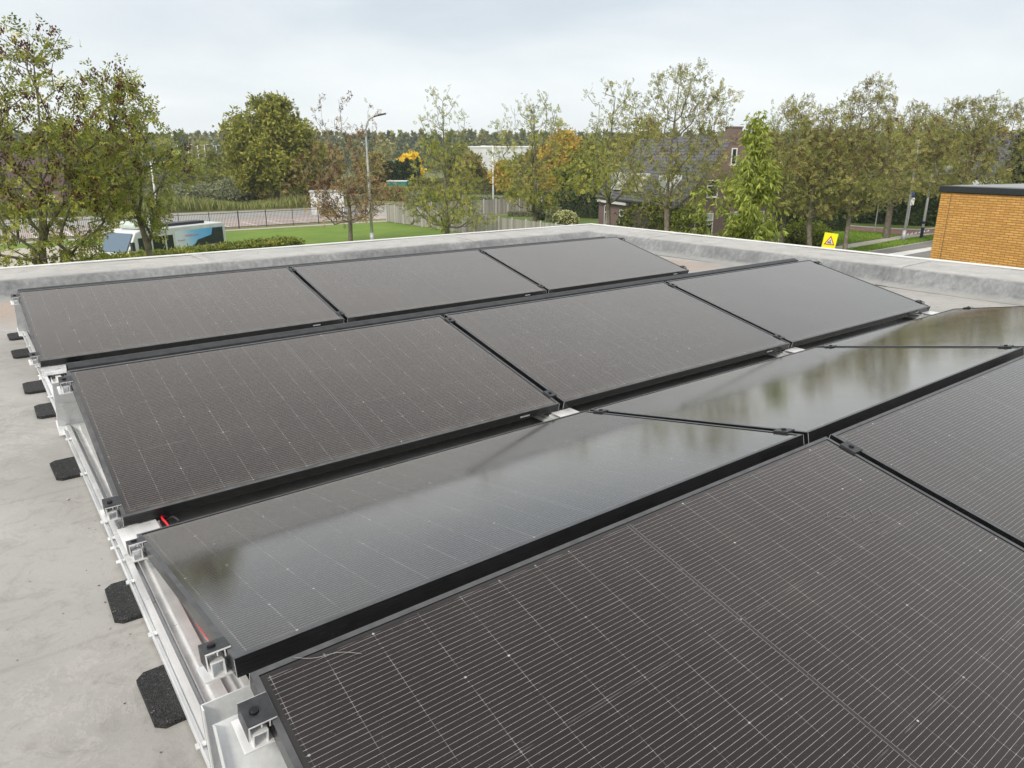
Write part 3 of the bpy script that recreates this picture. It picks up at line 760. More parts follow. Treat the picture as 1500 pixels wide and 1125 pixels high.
#        far y, near y, z far, z near, x0, tilt
ROWS = {4: (4.742, 4.742-PW*math.cos(T4), 0.0, T4), 3: (2.5718, 2.5718-PW*math.cos(T1), 0.0263, T1),
        2: (1.4419, 1.4419-PW*math.cos(T2), 0.0373, T2), 1: (0.3871, 0.3871-PW*math.cos(T1), 0.0432, T1)}
rown = {4: 'farthest row along the back parapet', 3: 'second farthest row',
        2: 'backward leaning row that mirrors the trees', 1: 'nearest row in the bottom right'}
coln = {0: 'left end', 1: 'middle', 2: 'right end'}
first = True
for rw, (yf, yn, x0, tl) in ROWS.items():
    for c in range(3):
        o = proto_panel if first else copy_tree(proto_panel); first = False
        xa = x0+c*(PL+PGAP)
        if rw == 2: o.location = (xa+PL, yf, 0.0073); o.rotation_euler = (tl, 0, math.pi)
        else: o.location = (xa, yn, 0.0); o.rotation_euler = (tl, 0, 0)
        tag(o, 'black solar panel at the %s of the %s' % (coln[c], rown[rw]), 'solar panel', 'solar panels on the roof')
M_CHALK = mat('chalk', (0.16, 0.165, 0.175), 0.8)
PANEL1 = [q.name for q in bpy.data.objects if q.get('label', '') == 'black solar panel at the left end of the nearest row in the bottom right'][0]
def on(rw, x, s, h):                            # point on a row: s up the slope from the low edge, h above the glass
    yf, yn, x0, tl = ROWS[rw]; c, sn = math.cos(tl), math.sin(tl)
    if rw == 2: return (x, yf-s*c+h*sn, 0.0073+s*sn+h*c)
    return (x, yn+s*c-h*sn, s*sn+h*c)
def onT(rw): return lambda x, s, h: on(rw, x, s, h)

# scuffs and a blown hair on the nearest panel
def smear(pts, w, lab, m=None):
    mb = MB(); n = len(pts)
    for i, (x, s) in enumerate(pts):
        a = np.array(pts[min(i+1, n-1)])-np.array(pts[max(i-1, 0)]); a = a/np.linalg.norm(a); p_ = np.array([-a[1], a[0]])*w*(0.5 if i in (0, n-1) else 1)
        for sg in (-1, 1): mb.v.append(on(1, x+p_[0]*sg, s+p_[1]*sg, 0.0006))
    for i in range(n-1): mb.f.append((2*i, 2*i+1, 2*i+3, 2*i+2))
    mb.mi = [0]*len(mb.f); return mb
hair = [(0.115+0.0085*k, PW-0.004-0.0040*k-0.005*math.sin(k*0.55)) for k in range(13)]
for k_, (cx_, cs_, ln_, an_) in enumerate(((1.40, 0.775, 0.035, 0.3), (1.425, 0.755, 0.03, -0.4), (1.47, 0.76, 0.04, 0.1), (1.455, 0.735, 0.03, 0.5), (1.50, 0.70, 0.035, -0.2), (1.53, 0.73, 0.03, 0.9))):
    pts_ = [(cx_+ln_*t*math.cos(an_), cs_+ln_*t*math.sin(an_)+0.002*math.sin(t*9+k_)) for t in np.linspace(-0.5, 0.5, 6)]
    mk = smear(pts_, 0.0006, ''); mk.build('tmp', M_CHALK); mk_o = bpy.data.objects['tmp']; mk_o.name = 'chalk_mark'; pan = [q for q in bpy.data.objects if q.name == PANEL1][0]
    mw_ = mk_o.matrix_world.copy(); mk_o.parent = pan; bpy.context.view_layer.update(); mk_o.matrix_parent_inverse = pan.matrix_world.inverted()
o = smear(hair, 0.00025, '').build('thread', mat('white_thread', (0.5, 0.5, 0.48), 0.6)); tag(o, 'fine pale thread curling over the corner of the nearest panel', 'thread')

# ---------------------------------------------------------------- rails, legs, brackets and clamps
xr = [0.055, 1.755, 3.505, 5.20]
def mk_rail(ix):
    xc = xr[ix]; root = empty('mounting_rail', (xc, 2.1, ZR))
    lab = ['long aluminium mounting rail in the open along the left ends of the panels', 'second aluminium mounting rail from the left, under the joints between left and middle panels',
           'third aluminium mounting rail from the left, under the joints between middle and right panels', 'aluminium mounting rail under the right ends of the panels'][ix]
    tag(root, lab, 'mounting rail', 'mounting rails under the panels')
    def bld_(mb, name, m, **k):
        mb.v = [(x-xc, y-2.1, z-ZR) for x, y, z in mb.v]; return mb.build(name, m, root, **k)
    z0 = ZR+0.0125
    # channel: floor, two side walls with lips, a raised rib and a narrow outer rail
    mb = MB(); y0, y1 = -0.75, 5.02; X = xc-0.055
    mb.box((X, y0, z0), (X+0.12, y1, z0+0.003)); mb.box((X, y0, z0+0.003), (X+0.003, y1, z0+0.025)); mb.box((X+0.117, y0, z0+0.003), (X+0.12, y1, z0+0.025))
    mb.box((X-0.0, y0, z0+0.025), (X+0.014, y1, z0+0.028)); mb.box((X+0.106, y0, z0+0.025), (X+0.12, y1, z0+0.028))
    mb.box((X+0.011, y0, z0+0.017), (X+0.014, y1, z0+0.025)); mb.box((X+0.026, y0, z0+0.003), (X+0.029, y1, z0+0.016))
    mb.box((X+0.048, y0, z0+0.003), (X+0.051, y1, z0+0.018)); mb.box((X+0.070, y0, z0+0.003), (X+0.073, y1, z0+0.018)); mb.box((X+0.048, y0, z0+0.018), (X+0.073, y1, z0+0.021))
    mb.box((X+0.092, y0, z0+0.003), (X+0.095, y1, z0+0.014))
    bld_(mb, 'channel', M_ALU)
    mb = MB()
    mb.box((X-0.013, y0, z0+0.002), (X-0.001, y1, z0+0.007)); mb.box((X-0.013, y0, z0+0.007), (X-0.010, y1, z0+0.018))
    bld_(mb, 'outer_flange', M_GALV)
    ztop = z0+0.029
    if ix == 0:
        for yy in (-0.2, 0.18, 0.33, 0.62, 1.05, 1.33, 1.62, 1.75, 2.2, 2.62, 2.80, 3.3, 3.7, 3.95, 4.5, 4.85):
            mb = MB(); mb.tube([(X-0.0095, yy, z0+0.013), (X-0.0005, yy, z0+0.013)], 0.0055, 6); mb.tube([(X-0.020, yy, z0+0.013), (X-0.0135, yy, z0+0.013)], 0.0065, 6); bld_(mb, 'rail_bolt', M_GALV)
    def leg(yt, yb, zt_):                       # folded plate leg of the high side
        mb = MB(); xa, xb = X-0.028, X+0.125
        d = np.array([yt-yb, zt_-ztop]); L = np.linalg.norm(d); d /= L; nn = np.array([-d[1], d[0]])
        def TT(x, s, h): return (x, yb+d[0]*s+nn[0]*h, ztop+d[1]*s+nn[1]*h)
        sg = 1 if yt < yb else -1
        mb.box((xa, 0, 0), (xb, L, 0.0025), 0, TT)
        mb.box((xa, 0, 0.0025*0), (xa+0.0025, L, -0.018*sg if sg > 0 else 0.018), 0, TT); mb.box((xb-0.0025, 0, 0), (xb, L, 0.018), 0, TT)
        mb.box((xa+0.02, L*0.42, -0.0045), (xb-0.02, L*0.52, 0.006), 0, TT)       # pressed rib
        mb.box((xa-0.004, -0.004, -0.03), (xb+0.004, 0.0, 0.05), 0, TT)
        bld_(mb, 'support_leg', M_GALV)
    def low(yc, w, zz):                          # bracket of the low side
        mb = MB(); xa, xb = X-0.004, X+0.124
        mb.box((xa, yc-w/2, ztop), (xb, yc+w/2, ztop+0.003)); mb.box((xa, yc-w/2, ztop+0.003), (xb, yc-w/2+0.003, zz)); mb.box((xa, yc+w/2-0.003, ztop+0.003), (xb, yc+w/2, zz-0.008))
        mb.box((xa+0.01, yc-w/2+0.003, zz-0.003), (xb-0.01, yc+w/2-0.003, zz)); mb.box((xa+0.035, yc-0.008, ztop+0.003), (xb-0.035, yc+0.008, zz-0.003))
        for yy in (yc-w*0.28, yc+w*0.28): mb.tube([(X-0.022, yy, ztop-0.02), (X-0.0005, yy, ztop-0.02)], 0.006, 6)
        bld_(mb, 'low_bracket', M_ALU, bevel=0.001)
    for rw in (4, 3): leg(ROWS[rw][0]+0.02, ROWS[rw][0]+0.20, PW*math.sin(ROWS[rw][3])-0.045)
    leg(ROWS[2][1]-0.012, ROWS[2][1]-0.02, PW*math.sin(T2)-0.045); leg(ROWS[1][0]-0.02, ROWS[1][0]-0.13, PW*math.sin(T1)-0.05)
    low(ROWS[4][1]-0.045, 0.13, -0.038); low(1.515, 0.17, -0.036); low(ROWS[1][1]+0.03, 0.12, -0.036)
    # clamps: end clamps on the two outer rails, mid clamps in the joints
    for rw, (yf, yn, x0, tl) in ROWS.items():
        T = onT(rw)
        for s in (0.085, PW-0.075):
            if ix == 0: xa, sg = x0, -1
            elif ix == 3: xa, sg = x0+3*PL+2*PGAP, 1
            else: xa, sg = x0+ix*(PL+PGAP)-PGAP/2, 0
            mb = MB(); ha = 0.025
            if sg:
                q = lambda a, b: (min(xa+sg*a, xa+sg*b), max(xa+sg*a, xa+sg*b))
                for (a, b, h0, h1) in ((-0.009, 0.036, 0.001, 0.0045), (0.033, 0.036, -0.028, 0.001), (0.001, 0.004, -0.012, 0.001), (0.014, 0.017, -0.006, 0.001)):
                    u0, u1 = q(a, b); mb.box((u0, s-ha, h0), (u1, s+ha, h1), 0, T)
                    for s0_, s1_ in ((s-ha-0.0008, s-ha-0.0001), (s+ha+0.0001, s+ha+0.0008)): mb.box((u0+0.0003, s0_, h0+0.0003), (u1-0.0003, s1_, h1-0.0003), 1, T)
                u0, u1 = q(0.009, 0.028); bx_ = (u0+u1)/2
            else:
                mb.box((xa-PGAP/2-0.008, s-ha, 0.001), (xa+PGAP/2+0.008, s+ha, 0.0045), 0, T); mb.box((xa-PGAP/2+0.002, s-ha, -0.03), (xa+PGAP/2-0.002, s+ha, 0.001), 0, T)
                bx_ = xa
            cl = bld_(mb, 'clamp', [M_CLAMP, M_ALU], bevel=0.0002)
            mb = MB(); k = 10; p0 = np.array(T(bx_, s, 0.0045)); p1 = np.array(T(bx_, s, 0.0085)); p2 = np.array(T(bx_, s, 0.0098))
            mb.tube([p0, p1, p2], [0.0078, 0.0074, 0.0045], 12)
            mb.v = [(x-xc, y-2.1, z-ZR) for x, y, z in mb.v]
            mb.build('bolt', M_BOLT, cl, smooth=False)
            if sg:                                # bright channel stub and seat under the end clamp
                mb = MB(); u0, u1 = q(0.006, 0.030)
                for (a, b, h0, h1) in ((0.006, 0.0085, -0.040, -0.014), (0.0275, 0.030, -0.040, -0.014), (0.0085, 0.0275, -0.0165, -0.014)):
                    v0, v1 = q(a, b); mb.box((v0, s-ha-0.004, h0), (v1, s+ha+0.004, h1), 0, T)
                v0, v1 = q(-0.05, 0.045); mb.box((v0, s-ha-0.008, -0.044), (v1, s+ha+0.008, -0.040), 0, T)
                bld_(mb, 'clamp_seat', M_ALU, bevel=0.0006)
    # screws and rivets along the outer face
    return root
for i in range(4): mk_rail(i)

# wind deflectors behind the two forward-leaning far rows
for rw, xe, lab in ((3, 5.12, 'dark metal wind deflector along the high edge of the third panel row'), (4, 5.10, 'dark metal wind deflector behind the farthest panel row')):
    yf = ROWS[rw][0]; zt_ = PW*math.sin(ROWS[rw][3])
    mb = MB()
    pr_ = [(yf+0.014, zt_-0.03), (yf+0.020, zt_+0.004), (yf+0.055, zt_+0.016), (yf+0.062, zt_+0.016), (yf+0.105, zt_+0.004), (yf+0.112, zt_-0.006), (yf+0.27, ZR+0.075),
           (yf+0.268, ZR+0.073), (yf+0.108, zt_-0.010), (yf+0.10, zt_+0.001), (yf+0.06, zt_+0.012), (yf+0.056, zt_+0.012), (yf+0.024, zt_+0.001), (yf+0.018, zt_-0.03)]
    xs_, xe_ = ROWS[rw][2]+0.01, xe
    if rw == 4: pr_ = [(a, b-0.012) for a, b in pr_]
    mb.prism(pr_, xs_, xe_)
    o = mb.build('wind_deflector', noisy('deflector_grey_%d' % rw, (0.022, 0.024, 0.027), (0.042, 0.045, 0.048), 25, 0.5, 0.05, 0.001, 0.4)); tag(o, lab, 'wind deflector', 'wind deflectors')
    # small clips riding on it
# rubber pads under the left rail
PADS = [(-0.072, 0.835, 'nearest of the black rubber pads under the left rail'), (-0.072, 1.275, 'second nearest black rubber pad, beside the red cable'),
        (-0.095, 2.34, 'large gap rubber pad standing alone beside the third panel row'), (-0.085, 3.15, 'rubber pad at the high corner of the third panel row, nearer of a pair'),
        (-0.10, 3.60, 'rubber pad farther of the pair behind the third panel row'), (-0.10, 4.42, 'rubber pad beside the lower corner of the farthest panel row'),
        (-0.09, 4.95, 'farthest black rubber pad, near the back parapet')]
pp_ = None
for i, (x, y, lab) in enumerate(PADS):
    if pp_ is None:
        mb = MB(); c = 0.018; w, d_, h = 0.30, 0.10, 0.012
        pr2 = [(c, -d_), (w-c, -d_), (w, -d_+c), (w, d_-c), (w-c, d_), (c, d_), (0, d_-c), (0, -d_+c)]
        n = len(pr2); mb.add([(a, b, 0) for a, b in pr2]+[(a, b, h) for a, b in pr2], [tuple(range(n))[::-1], tuple(range(n, 2*n))]+[(k, (k+1) % n, n+(k+1) % n, n+k) for k in range(n)])
        o = mb.build('rubber_pad', M_RUB, bevel=0.0015); pp_ = o
    else:
        o = pp_.copy(); COL.objects.link(o)
    o.location = (x, y, ZR+0.001); o.rotation_euler = (0, 0, random.Random(i).uniform(-0.03, 0.03))
    tag(o, lab, 'rubber pad', 'rubber pads under the left rail')
# cables
def cable(name, lab, pts, r, m):
    P_ = []
    for i in range(len(pts)-1):
        a = np.array(pts[max(i-1, 0)], float); b = np.array(pts[i], float); c = np.array(pts[i+1], float); d = np.array(pts[min(i+2, len(pts)-1)], float)
        for t in np.linspace(0, 1, 8, endpoint=False): P_.append(0.5*((2*b)+(-a+c)*t+(2*a-5*b+4*c-d)*t*t+(-a+3*b-3*c+d)*t**3))
    P_.append(np.array(pts[-1], float)); mb = MB(); mb.tube(P_, r, 8)
    o = mb.build(name, m, smooth=True); tag(o, lab, 'cable'); return o
cable('red_cable', 'red cable sagging below the left edge of the mirroring panel row', [(0.115, 1.30, -0.045), (0.085, 1.15, -0.025), (0.075, 0.95, -0.02), (0.08, 0.75, 0.02), (0.10, 0.60, 0.07), (0.16, 0.50, 0.11)], 0.0035, M_REDC)
cable('red_cable', 'thinner second red cable running just above the sagging red one', [(0.12, 1.2, -0.035), (0.095, 1.0, -0.005), (0.085, 0.8, 0.03), (0.10, 0.64, 0.085), (0.17, 0.52, 0.12)], 0.003, M_REDC)
cable('black_cable', 'black cable hanging beside the red cables below the panel edge', [(0.12, 1.12, 0.0), (0.085, 0.95, 0.0), (0.08, 0.78, 0.045), (0.10, 0.66, 0.075), (0.17, 0.54, 0.10)], 0.003, M_BLKC)
cable('black_cable', 'black cable loop in the gap at the low corner of the third panel row', [(0.14, 1.62, -0.07), (0.15, 1.55, -0.02), (0.16, 1.49, -0.01), (0.19, 1.52, -0.07), (0.30, 1.56, -0.10), (0.7, 1.55, -0.112)], 0.003, M_BLKC)
cable('red_cable', 'short red cable with plug at the low corner of the third panel row', [(0.155, 1.66, -0.06), (0.13, 1.585, -0.03), (0.135, 1.53, -0.035), (0.15, 1.50, -0.08)], 0.0035, M_REDC)
cable('black_cable', 'black cable under the left edge of the third panel row', [(0.12, 2.45, 0.0), (0.09, 2.3, -0.03), (0.10, 2.15, -0.06), (0.13, 1.95, -0.06)], 0.0035, M_BLKC)

# ---------------------------------------------------------------- ochre brick neighbour
A_ = P(1380.5, 272, 15.0); wd = np.array([-0.25, -0.968, 0]); wn_ = np.array([wd[1], -wd[0], 0])*-1
ang = math.atan2(wd[1], wd[0])
nb = empty('brick_annex', (A_[0], A_[1], G)); nb.rotation_euler = (0, 0, ang+math.pi/2)
tag(nb, 'ochre yellow brick building with black roof trim at the right', 'building')
Hn = float(A_[2])-G
# local: -y runs along the wall towards the camera, +x runs back
mb = MB(); mb.box((0, -14, 0), (10, 0, Hn-0.13)); mb.build('wall', M_OCHRE, nb)
mb = MB(); mb.box((-0.035, -14.03, Hn-0.12), (10.03, 0.035, Hn)); mb.build('roof_trim', M_DARK, nb, bevel=0.01)
mb = MB(); mb.box((0.12, -13.9, Hn), (9.9, -0.12, Hn+0.012)); mb.build('roof', noisy('annex_roof', (0.22, 0.23, 0.24), (0.30, 0.31, 0.32), 2, 0.7, 0.1), nb)
mb = MB(); mb.box((-0.002, -0.235, 0), (0.003, -0.225, Hn-0.14)); mb.build('expansion_joint', M_SEAL, nb)

# ---------------------------------------------------------------- fences
def iron_fence(name, lab, a, b, h, bay=2.7, step=0.14, m=M_DARK):
    a = np.array(a); b = np.array(b); L = np.linalg.norm(b-a); d = (b-a)/L; root = empty(name, (*a, G), (0, 0, math.atan2(d[1], d[0]))); tag(root, lab, 'fence')
    k = int(L/bay)
    for i in range(k+1):
        mb = MB(); mb.box((i*bay-0.03, -0.03, 0), (i*bay+0.03, 0.03, h+0.05)); mb.build('post', m, root)
    mb = MB()
    for x in np.arange(0, k*bay, step): mb.box((x-0.011, -0.011, 0.08), (x+0.011, 0.011, h))
    mb.box((0, -0.02, h-0.14), (k*bay, 0.02, h-0.10)); mb.box((0, -0.02, 0.14), (k*bay, 0.02, 0.18)); mb.build('bars', m, root)
iron_fence('iron_fence', 'dark iron bar fence between the lawn footpath and the pink parking bays', (-30, 71.6), (37.2, 72.0), 1.6)
iron_fence('mesh_fence', 'green wire fence in front of the hedge behind the wooden fences', g(665, 300), g(990, 292), 1.8, 2.5, 0.3, mat('green_wire', (0.02, 0.07, 0.04), 0.5))
def wood_fence(lab, a, b, h, bay=1.83):
    a = np.array(a); b = np.array(b); L = np.linalg.norm(b-a); d = (b-a)/L; root = empty('wooden_fence', (*a, G), (0, 0, math.atan2(d[1], d[0]))); tag(root, lab, 'fence', 'grey wooden garden fences')
    k = max(1, round(L/bay)); bay = L/k; r = random.Random(3)
    for i in range(k+1):
        mb = MB(); mb.box((i*bay-0.05, -0.05, 0), (i*bay+0.05, 0.05, h+0.06)); mb.add([(i*bay-0.05, -0.05, h+0.06), (i*bay+0.05, -0.05, h+0.06), (i*bay+0.05, 0.05, h+0.06), (i*bay-0.05, 0.05, h+0.06), (i*bay, 0, h+0.12)], [(0, 1, 4), (1, 2, 4), (2, 3, 4), (3, 0, 4)])
        mb.build('post', M_CPOST, root)
        if i < k:
            mb = MB(); x = i*bay+0.06
            while x < (i+1)*bay-0.15:
                w = 0.13; t = r.uniform(-0.012, 0.012); mb.box((x, t-0.01, 0.05), (x+w, t+0.01, h+r.uniform(-0.02, 0.02))); x += 0.14
            mb.build('board_panel', M_WOOD, root)
wood_fence('grey weathered board fence between the bright lawn and the garden, nearer fence', (36.15, 69.8), (36.0, 40.0), 1.75)
wood_fence('grey weathered board fence with pale posts across the back of the garden', (36.6, 70.2), (58.6, 71.2), 1.75)

# ---------------------------------------------------------------- lamp posts, signs and poles
def lamp_post(lab, xy, h, az, m, curved=True, arm=1.6, r0=0.09, name='street_lamp'):
    root = empty(name, (*xy, G), (0, 0, az)); tag(root, lab, 'street lamp', 'street lamps')
    mb = MB()
    if curved:
        pts = [(0, 0, 0), (0, 0, h*0.5), (0, 0, h-1.0)]+[(arm*0.55*(1-math.cos(t)), 0, h-1.0+0.9*math.sin(t)) for t in np.linspace(0.2, 1.35, 7)]
        rad = [r0, r0*0.8, r0*0.6]+[r0*0.45]*7
    else: pts = [(0, 0, 0), (0, 0, h*0.5), (0, 0, h)]; rad = [r0, r0*0.8, r0*0.6]
    mb.tube(pts, rad, 10); mb.build('pole', m, root, smooth=True)
    mb = MB(); mb.tube([(0, 0, 0), (0, 0, 0.9)], [r0*1.5, r0*1.4], 10); mb.build('base_sleeve', m, root, smooth=True)
    e = pts[-1]; mb = MB()
    if curved: mb.prism([(-0.09, 0), (0.09, 0), (0.13, 0.05), (0.06, 0.11), (-0.06, 0.11), (-0.13, 0.05)], e[0]-0.05, e[0]+0.85, lambda x, y, z: (x, y, z+e[2]-0.03+(x-e[0])*0.22))
    else:
        mb.box((-0.02, -0.03, h-0.08), (1.1, 0.03, h-0.03)); mb.prism([(-0.12, 0), (0.12, 0), (0.09, 0.09), (-0.09, 0.09)], 0.9, 1.6, lambda x, y, z: (x, y, z+h-0.10))
    mb.build('lamp_head', M_DARK if curved else m, root)
    return root
ra = math.atan2(rt[1], rt[0])
lamp_post('tall grey street lamp with curved arm at the edge of the bright lawn', P(538, 228, 57.6)[:2], top_z(168, 57.6)-G, ra, M_POLE, arm=1.7, r0=0.12)
lamp_post('white street lamp with straight arm behind the wooden fences', P(722, 228, 101)[:2], top_z(213, 101)-G, ra+math.pi, M_POLEW, False, r0=0.13)
lamp_post('slender pale lamp pole behind the left ash trees', P(219, 228, 75)[:2], top_z(236, 75)-G, ra, M_POLEW, False, r0=0.11)
lamp_post('grey lamp pole beside the right-hand path, left of the striped pole', P(1343, 228, 59)[:2], top_z(205, 59)-G, ra+1.2, M_POLE, False, r0=0.10)
for i, u in enumerate((262, 277, 291, 301, 318)):
    lamp_post('far street lamp over the meadow, number %s from the left in the distant line' % ['one', 'two', 'three', 'four', 'five'][i], P(u, 228, 300)[:2], top_z(212-i % 2, 300)-G, ra, M_POLEW, False, r0=0.16)
# striped signal pole with lantern arm
sp = empty('signal_pole', (*g(1349, 350), G), (0, 0, ra)); tag(sp, 'white traffic signal pole with navy bands at its foot beside the street', 'traffic pole')
hp = 5.3
mb = MB(); mb.tube([(0, 0, 0), (0, 0, hp)], [0.11, 0.08], 12); mb.build('pole', M_POLEW, sp, smooth=True)
mb = MB(); mb.tube([(0, 0, 0.0), (0, 0, 0.95)], [0.125, 0.122], 12); mb.tube([(0, 0, 1.25), (0, 0, 1.45)], [0.122, 0.12], 12); mb.build('band', M_NAVY, sp)
mb = MB(); mb.tube([(0, 0, hp-0.1), (2.6, 0, hp+0.05)], 0.05, 8); mb.build('arm', M_POLEW, sp)
for xx in (0.1, 1.2, 1.6):
    mb = MB(); mb.box((xx-0.14, -0.12, hp+0.05), (xx+0.14, 0.12, hp+0.55)); mb.build('camera_box', M_POLEW, sp, bevel=0.04)
mb = MB(); mb.box((2.2, -0.13, hp-0.55), (2.5, 0.13, hp+0.35)); mb.build('signal_head', M_NAVY, sp, bevel=0.04)
# blue sign
bs = empty('route_sign', (*g(1329, 331), G), (0, 0, ra)); tag(bs, 'small blue and white sign on a thin post before the dark hedge', 'sign')
mb = MB(); mb.tube([(0, 0, 0), (0, 0, 3.0)], 0.04, 8); mb.build('post', M_POLE, bs)
mb = MB(); mb.box((-0.2, -0.06, 2.75), (0.2, -0.042, 3.35)); mb.build('blue_plate', M_BLUE, bs)
mb = MB(); mb.box((-0.27, -0.06, 2.0), (0.27, -0.042, 2.72)); mb.build('white_plate', M_WHITE, bs)
ps = empty('marker_post', (*g(1281, 338), G)); tag(ps, 'thin grey post standing on the red cycle path edge', 'post')
mb = MB(); mb.tube([(0, 0, 0), (0, 0, 3.0)], 0.05, 8); mb.tube([(0, 0, 3.0), (0, 0, 3.03)], 0.06, 8); mb.build('pipe', M_POLE, ps)
rs = empty('round_sign', (*g(832, 308), G), (0, 0, ra)); tag(rs, 'round grey back of a traffic sign beyond the garden hedge', 'sign')
mb = MB(); mb.tube([(0, 0, 0), (0, 0, 3.2)], 0.05, 8); mb.build('post', M_POLE, rs)
mb = MB(); mb.tube([(0, -0.09, 2.9), (0, -0.06, 2.9)], 0.45, 20); mb.build('disc', M_POLE, rs)
# yellow warning sign
D_ = 28.0; c = P(1215.5, 353, D_); wsn = empty('warning_sign', (c[0], c[1], G), (0, 0, ra-0.05))
tag(wsn, 'fluorescent yellow board with red bordered warning triangle behind the parapet', 'sign'); zc = float(c[2])-G
mb = MB(); mb.tube([(-0.05, 0.07, 0), (-0.05, 0.07, zc-0.2)], 0.04, 10); mb.build('post', M_POLEW, wsn)
def tl_(x, y, z): a = R(-7); return (x*math.cos(a)-z*math.sin(a), y, zc+x*math.sin(a)+z*math.cos(a))
mb = MB(); mb.box((-0.26, -0.008, -0.30), (0.26, 0.012, 0.30), 0, tl_); mb.build('board', M_YEL, wsn, bevel=0.003)
def tri(r_, y0, y1, dz=-0.03): 
    p = [(r_*math.sin(a), r_*math.cos(a)+dz) for a in (0, 2.0944, 4.18879)]; m_ = MB()
    m_.add([tl_(x, y0, z) for x, z in p]+[tl_(x, y1, z) for x, z in p], [(0, 1, 2), (5, 4, 3), (0, 3, 4, 1), (1, 4, 5, 2), (2, 5, 3, 0)]); return m_
tri(0.235, -0.0125, -0.0095).build('red_triangle', M_RED, wsn); tri(0.165, -0.0165, -0.0135).build('white_triangle', M_WHITE, wsn)
mb = MB(); mb.box((-0.012, -0.0205, -0.09), (0.022, -0.0175, 0.05), 0, tl_); mb.box((-0.075, -0.0205, -0.09), (-0.03, -0.0175, -0.02), 0, tl_); mb.box((0.03, -0.0205, -0.09), (0.07, -0.0175, -0.05), 0, tl_)
mb.build('pictogram', mat('sign_black', (0.03, 0.02, 0.02), 0.5), wsn)
mb = MB(); mb.prism([(-0.02, -0.45), (0.02, -0.45), (0.02, -0.30), (-0.02, -0.30)], -0.10, 0.12, tl_); mb.build('bracket', M_WHITE, wsn)

# ---------------------------------------------------------------- bus with a landscape wrap
b0 = np.array([P(158, 228, 38.0)[0], P(158, 228, 38.0)[1]]); b1 = np.array([P(317, 228, 44.4)[0], P(317, 228, 44.4)[1]])
BL = float(np.linalg.norm(b1-b0)); ba = math.atan2(*(b1-b0)[::-1])
bus = empty('touring_bus', (*b0, G), (0, 0, ba)); tag(bus, 'white minibus with a mountain chalet picture on its side behind the hedge', 'bus')
BH = 2.9
mb = MB(); BW = 2.2
pf = [(0.25, 0.35), (BL, 0.35), (BL, BH-0.1), (BL-0.15, BH), (1.15, BH), (0.85, BH-0.1), (0.25, 1.75), (0.0, 1.2), (0.0, 0.45)]
n = len(pf)
mb.add([(x, 0, z) for x, z in pf]+[(x, BW, z) for x, z in pf], [tuple(range(n)), tuple(range(n, 2*n))[::-1]]+[(k, n+k, n+(k+1) % n, (k+1) % n) for k in range(n)])
mb.build('body', noisy('bus_paint', (0.50, 0.52, 0.54), (0.60, 0.62, 0.63), 1.2, 0.35, 0.0), bus, bevel=0.05)
mb = MB(); mb.add([(0.24, 0.12, 1.82), (0.80, 0.12, 2.74), (0.80, BW-0.12, 2.74), (0.24, BW-0.12, 1.82)], [(3, 2, 1, 0)])
mb.v = [(x-0.035, y, z+0.02) for x, y, z in mb.v]; mb.build('windscreen', mat('sky_tinted_glass', (0.10, 0.15, 0.21), 0.08), bus)
for x0_, x1_ in ((0.95, 1.75), (1.85, 2.65), (2.75, 3.2)):
    mb = MB(); mb.box((x0_, -0.012, 1.45), (x1_, -0.004, 2.5)); mb.build('side_window', M_WIN, bus)
mb = MB(); mb.box((BL-0.0, 0.2, 1.3), (BL+0.03, BW-0.2, 2.5)); mb.build('rear_window', M_WIN, bus)
mb = MB(); mb.box((3.0, 0.5, BH), (6.0, 1.3, BH+0.16)); mb.build('roof_unit', M_DARK, bus, bevel=0.03)
mb = MB(); mb.box((1.3, 0.35, BH), (2.5, 1.85, BH+0.40)); mb.build('air_conditioner', noisy('pale_green_pod', (0.42, 0.50, 0.46), (0.55, 0.62, 0.58), 2, 0.4, 0), bus, bevel=0.16)
for wx in (1.0, BL-1.3):
    for wy in (-0.02, BW-0.22):
        mb = MB(); mb.tube([(wx, wy, 0.40), (wx, wy+0.24, 0.40)], 0.40, 20); w_ = mb.build('wheel', M_RUB, bus)
        mb = MB(); mb.tube([(wx, wy-0.012, 0.40), (wx, wy+0.1, 0.40)], 0.22, 16); mb.build('rim', M_POLE, w_)
mb = MB(); mb.box((0.35, -0.30, 1.9), (0.5, -0.12, 2.35)); mb.box((0.4, -0.13, 2.15), (0.46, -0.0, 2.2)); mb.build('mirror', M_DARK, bus)
mb = MB(); mb.tube([(0.02, 0.35, 0.85), (-0.03, 0.35, 0.85)], 0.13, 14); mb.build('headlight', M_POLEW, bus)
mb = MB(); mb.tube([(0.02, BW-0.35, 0.85), (-0.03, BW-0.35, 0.85)], 0.13, 14); mb.build('headlight', M_POLEW, bus)
